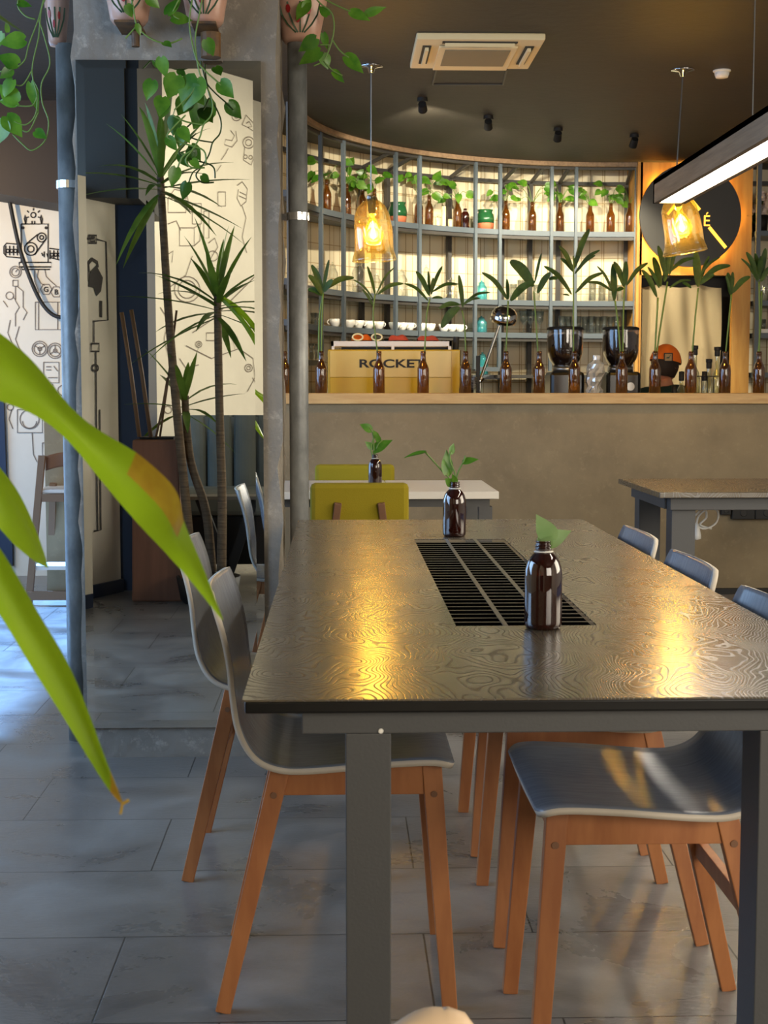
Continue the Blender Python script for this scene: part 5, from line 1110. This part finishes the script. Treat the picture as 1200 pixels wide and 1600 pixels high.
# ================================================================ YUCCAS (seen in the mirror) AND NEAR LEAVES
def yucca(label, trunk, tops, grp='yucca plants beside the camera'):
    pts = [V(*q) for q in trunk]; t = thing('yucca_plant', label, 'plant', tuple(pts[0]), grp)
    MB().tube(catmull(pts, 6), [.026 - .008 * i / (6 * (len(pts) - 1)) for i in range(6 * (len(pts) - 1) + 1)], 12).build('trunk', M['trunk'], t, smooth=True)
    lf = MB()
    for (px, py, vy, n, L_, up) in tops:
        c = V(px, py, vy)
        for i in range(n):
            a = i * 2.399 + random.uniform(-.2, .2); el = up - 1.95 * (i / n) + random.uniform(-.15, .15); d = Vector((math.cos(a) * math.cos(el), math.sin(a) * math.cos(el), math.sin(el)))
            l_ = L_ * random.uniform(.75, 1.1); b = c + Vector((0, 0, -.12 * i / n)); dr = random.uniform(.1, .35) * l_
            p = [b + d * l_ * f + Vector((0, 0, -dr * f * f)) for f in (0, .12, .3, .5, .7, .87, 1)]
            w = .04
            if (p[-1] - ka).dot(kn) < .03 or (p[-1].x < -1.0 and p[-1].y < 1.06 and p[-1].z > 2.0): continue
            lf.strap(p, [w * .5, w * .7, w, w, w * .75, w * .4, .002], fold=.3)
    lf.build('leaf_blades', M['strap'], t, smooth=True); return t
yucca('tallest yucca in the mirror, its crown under the hanging vine', [(300, 893, 7.6), (290, 780, 7.62), (276, 640, 7.6), (262, 470, 7.6), (252, 300, 7.6), (250, 275, 7.6)], [(250, 270, 7.6, 30, .55, 1.4)])
y2 = yucca('yucca with crown at mid mirror height, its long leaves crossing the left foreground', [(346, 893, 7.6), (347, 780, 7.6), (343, 640, 7.6), (340, 480, 7.6), (340, 455, 7.6)], [(340, 462, 7.6, 26, .5, 1.4)])
yucca('smallest yucca in the mirror, thin bent trunk left of the others', [(331, 893, 7.66), (322, 800, 7.66), (298, 720, 7.66), (290, 640, 7.66), (290, 618, 7.66)], [(290, 615, 7.66, 14, .36, 1.45)])
pz = V(326, 900, 7.6); pt = thing('plant_pot', 'low black plant pot at the foot of the yuccas in the mirror', 'plant pot', (pz.x, pz.y, 0))
MB().lathe([(0, .0), (.13, 0), (.15, .02), (.17, .14), (.16, .14), (.15, .12), (0, .12)], (pz.x, pz.y, 0), 28).build('bowl', M['matt'], pt, smooth=True)
MB().lathe([(0, .15), (.1, .14), (.149, .125), (0, .122)], (pz.x, pz.y, 0), 24).build('soil', M['soil'], pt, smooth=True)

def nearleaf(up, lo, Y0, Y1, mb, matf=None, root=None, fold=.012):
    n = len(up); vs = []
    if root is not None:
        r0 = Vector(root)
        for f, ww in ((0, .012), (.35, .018), (.7, .026)):
            a = W(*up[0], Y0); b = W(*lo[0], Y0); m_ = (a + b) / 2; c = r0.lerp(m_, f) + Vector((0, 0, .10 * math.sin(PI * f))); dv = (a - b).normalized() * ww; vs += [c + dv, c + Vector((0, fold * f, 0)), c - dv]
    k0 = len(vs) // 3
    for i in range(n):
        Y = Y0 + (Y1 - Y0) * i / (n - 1); a = W(*up[i], Y); b = W(*lo[i], Y); c = (a + b) / 2 + Vector((0, fold, 0)) * min(1, (a - b).length / .03)
        vs += [a, c, b]
    N_ = len(vs) // 3; base = len(mb.v); mb.v += [Vector(v) for v in vs]
    for i in range(N_ - 1):
        for k in (0, 1):
            mb.f.append(tuple(base + q for q in (3 * i + k, 3 * i + k + 1, 3 * i + k + 4, 3 * i + k + 3))); mb.m.append(1 if (matf and matf(i - k0, k)) else 0)
root = V(340, 462, 7.6)
def nearpart(*a, **k):
    nl = MB(); nearleaf(*a, nl, **k); o = nl.build('long_near_leaf', [M['bright'], M['dry']], y2, smooth=True)
    sb = o.modifiers.new('sub', 'SUBSURF'); sb.levels = 2; sb.render_levels = 2
nearpart([(-80, 470), (0, 518), (60, 568), (110, 642), (165, 680), (215, 706), (250, 738), (275, 762), (284, 790), (285, 812), (300, 845), (325, 905), (349, 968)],
         [(-80, 600), (0, 626), (60, 648), (108, 688), (145, 735), (180, 778), (210, 812), (228, 832), (246, 850), (262, 868), (285, 892), (318, 932), (347, 970)], 1.12, .98, matf=lambda i, k: k == 0 and 5 <= i <= 8, root=root)
nearpart([(-60, 780), (0, 852), (35, 915), (70, 975), (105, 1030), (130, 1090), (152, 1150), (170, 1200), (192, 1252)],
         [(-60, 880), (0, 958), (35, 1020), (70, 1075), (105, 1130), (132, 1175), (155, 1212), (172, 1238), (190, 1258)], 1.05, .97, root=root, matf=lambda i, k: i == 7)
nearpart([(-60, 650), (0, 732), (25, 760), (45, 800), (62, 842), (76, 886)], [(-60, 760), (0, 826), (20, 850), (42, 868), (58, 880), (74, 888)], 1.2, 1.15, root=root)
tip = W(191, 1256, .97); tt = MB().tube([tip, W(201, 1250, .97)], .0012, 5).tube([tip, W(188, 1272, .97)], .001, 5); tt.build('dry_tip', M['dry'], y2)

# planter box, canes
a = V(206, 939, 7.62); b = V(286, 939, 7.62)
pb = thing('tall_planter', 'tall brown tapered planter box seen in the mirror beside the yuccas', 'planter', ((a.x + b.x) / 2, a.y - .14, 0))
cx = (a.x + b.x) / 2; w0 = abs(b.x - a.x) / 2; zt_ = .86
mb = MB().beam((cx, a.y - .14, 0), (cx, a.y - .14, zt_), w0 * 2, .28, w0 * 1.8, .26, side=(1, 0, 0)); mb.build('shell', M['cardboard'], pb, bevel=.01)
MB().box(cx - .09, cx + .09, a.y - .22, a.y - .06, zt_ + .001, zt_ + .012).build('soil', M['soil'], pb)
for k, (x0, y0, x1, y1) in enumerate(((190, 488, 218, 700), (205, 484, 236, 700), (276, 485, 250, 700), (262, 590, 244, 700))):
    p0 = V(x0, y0, 7.68); p1 = V(x1, y1, 7.68); p1.z = .873
    solo(MB().tube([p1, (p0 + p1) / 2 + Vector((.004, 0, 0)), p0], .011 if k < 2 else .006, 8), 'dry_cane', M['bamboo'], ['leftmost thick dry cane standing in the brown planter', 'second thick dry cane standing in the brown planter', 'thin dry cane leaning right out of the planter', 'short thin dry cane at the right of the planter'][k], 'cane', 'dry canes in the planter', smooth=True)

# sofa
sf = thing('sofa', 'grey channel tufted sofa seen in the mirror against the drawing wall', 'sofa', (-.45, .3, 0))
SX0, SX1, SY = -.985, -.02, -.16
mb = MB(); nch = 6
for i in range(nch):
    x0 = SX0 + (SX1 - SX0) * i / nch; x1 = SX0 + (SX1 - SX0) * (i + 1) / nch; vs = []; nz, nx = 8, 8
    for j in range(nz + 1):
        for k in range(nx + 1):
            u = k / nx; z = .5 + .465 * j / nz; bulge = .05 * math.sqrt(max(0, 1 - (2 * u - 1) ** 2)) + .0; vs.append((x0 + (x1 - x0) * u, SY + bulge - .03 * (j / nz) ** 4, z))
    mb.add(vs, [(j * (nx + 1) + k, j * (nx + 1) + k + 1, (j + 1) * (nx + 1) + k + 1, (j + 1) * (nx + 1) + k) for j in range(nz) for k in range(nx)])
mb.box(SX0, SX1, SY - .15, SY, .12, .955); mb.build('backrest', M['sofa'], sf, smooth=False)
MB().box(SX0, SX1, SY + .001, .52, .40, .53).build('seat_cushion', M['sofa'], sf, bevel=.03)
MB().box(SX0 + .03, SX1 - .03, SY + .01, .48, .12, .395).build('base', M['black'], sf)
for x in (SX0 + .08, SX1 - .08):
    for y in (SY - .1, .42): MB().tube([(x, y, 0), (x, y, .12)], .02, 10).build('leg', M['matt'], sf)
# small side table with slanted black legs before the sofa
q = V(382, 900, 7.95); tt_ = thing('side_table', 'low black table with slanted legs before the sofa in the mirror', 'table', (q.x, q.y, 0))
zt_ = .545
MB().box(q.x - .30, q.x + .2, q.y - .06, q.y + .12, zt_ - .02, zt_).build('top', M['skirting'], tt_, bevel=.003)
for dx0, dx1 in ((.06, -.12), (-.24, -.05), (.1, .12)): MB().beam((q.x + dx0, q.y + .02, zt_ - .02), (q.x + dx1, q.y + .02, 0), .05, .05, side=(0, 1, 0)).build('slanted_leg', M['matt'], tt_)

# bar chair behind the pillar (far left)
YK = 7.5
bc = thing('bar_chair', 'slim wooden ladder like bar chair standing by the drawing wall', 'chair', (-1.45, YK, 0))
xa = -1.63; xb = -1.27
for x, s_ in ((xa, 1), (xb, -1)):
    MB().beam((x, YK, 0), (x + s_ * .07, YK + .08, .78), .034, .03, side=(1, 0, 0)).build('front_post', M['bamboo'], bc)
    MB().beam((x + s_ * .03, YK + .42, 0), (x + s_ * .08, YK + .30, .62), .034, .03, side=(1, 0, 0)).build('rear_leg', M['bamboo'], bc)
MB().box(xa + .045, xb - .045, YK + .06, YK + .40, .582, .605).build('seat', M['tabwhite'], bc, bevel=.006)
MB().box(xa + .04, xb - .04, YK + .045, YK + .07, .54, .58).build('seat_rail', M['bamboo'], bc)
MB().box(xa + .02, xb - .02, YK + .02, YK + .20, .185, .205).build('footrest', M['tabwhite'], bc)
MB().box(xa, xb, YK - .015, YK + .015, .03, .075).box(xa + .03, xb - .03, YK + .40, YK + .43, .1, .14).build('floor_rail', M['bamboo'], bc)
bk = MB(); vs = []
for j in range(7):
    for k in range(9):
        u = k / 8; vs.append((xa + .085 + u * (xb - xa - .17), YK + .10 + .03 * math.sin(PI * u), .70 + .075 * j / 6 + .02 * math.sin(u * PI)))
bk.add(vs, [(j * 9 + k, j * 9 + k + 1, j * 9 + k + 10, j * 9 + k + 9) for j in range(6) for k in range(8)]); o = bk.build('backrest', M['leather'], bc, smooth=True); sdm = o.modifiers.new('t', 'SOLIDIFY'); sdm.thickness = .012
# cable on the far left wall
cp_ = [W(x, y, YL - .06) for x, y in ((12, 292), (18, 330), (30, 385), (45, 430), (62, 468), (80, 490), (100, 496), (130, 492))]
ca = thing('hanging_cable', 'black cable sagging across the drawing wall at far left', 'cable', tuple(cp_[0]))
MB().tube(catmull(cp_, 5), .012, 8).build('cord', M['matt'], ca, smooth=True); a = W(8, 290, YL - .06)
MB().box(a.x - .06, a.x + .04, YL - .1, YL - .001, a.z - .012, a.z + .02).build('wall_mount', M['matt'], ca)

# accent lamps: one for each drawing wall
def track(loc, tgt, e, col, label, ang=80, blend=.8):
    t = thing('track_spotlight', label, 'spotlight', loc, 'black accent spotlights'); d = (Vector(tgt) - Vector(loc)).normalized()
    MB().lathe([(0, -.05), (.03, -.05), (.034, .04), (.03, .04), (.026, .02), (0, .02)], loc, 20, ax=d).build('head', M['matt'], t)
    MB().tube([loc, (loc[0], loc[1], ZF if loc[1] < 5 else ZC)], .008, 8).build('mount', M['matt'], t)
    s_ = spot('accent_beam', Vector(loc) + d * .05, tgt, e, col, ang, blend, .03)
track((-.15, .5, 3.1), (-.75, -1.1, 1.7), 95, (1, .88, .66), 'black spotlight near the camera aimed at the drawing wall', 95)
track((-2.55, 7.3, 2.2), (-1.8, 8.7, 1.7), 55, (1, .74, .42), 'black spotlight above the bar chair aimed at the drawing wall', 120)
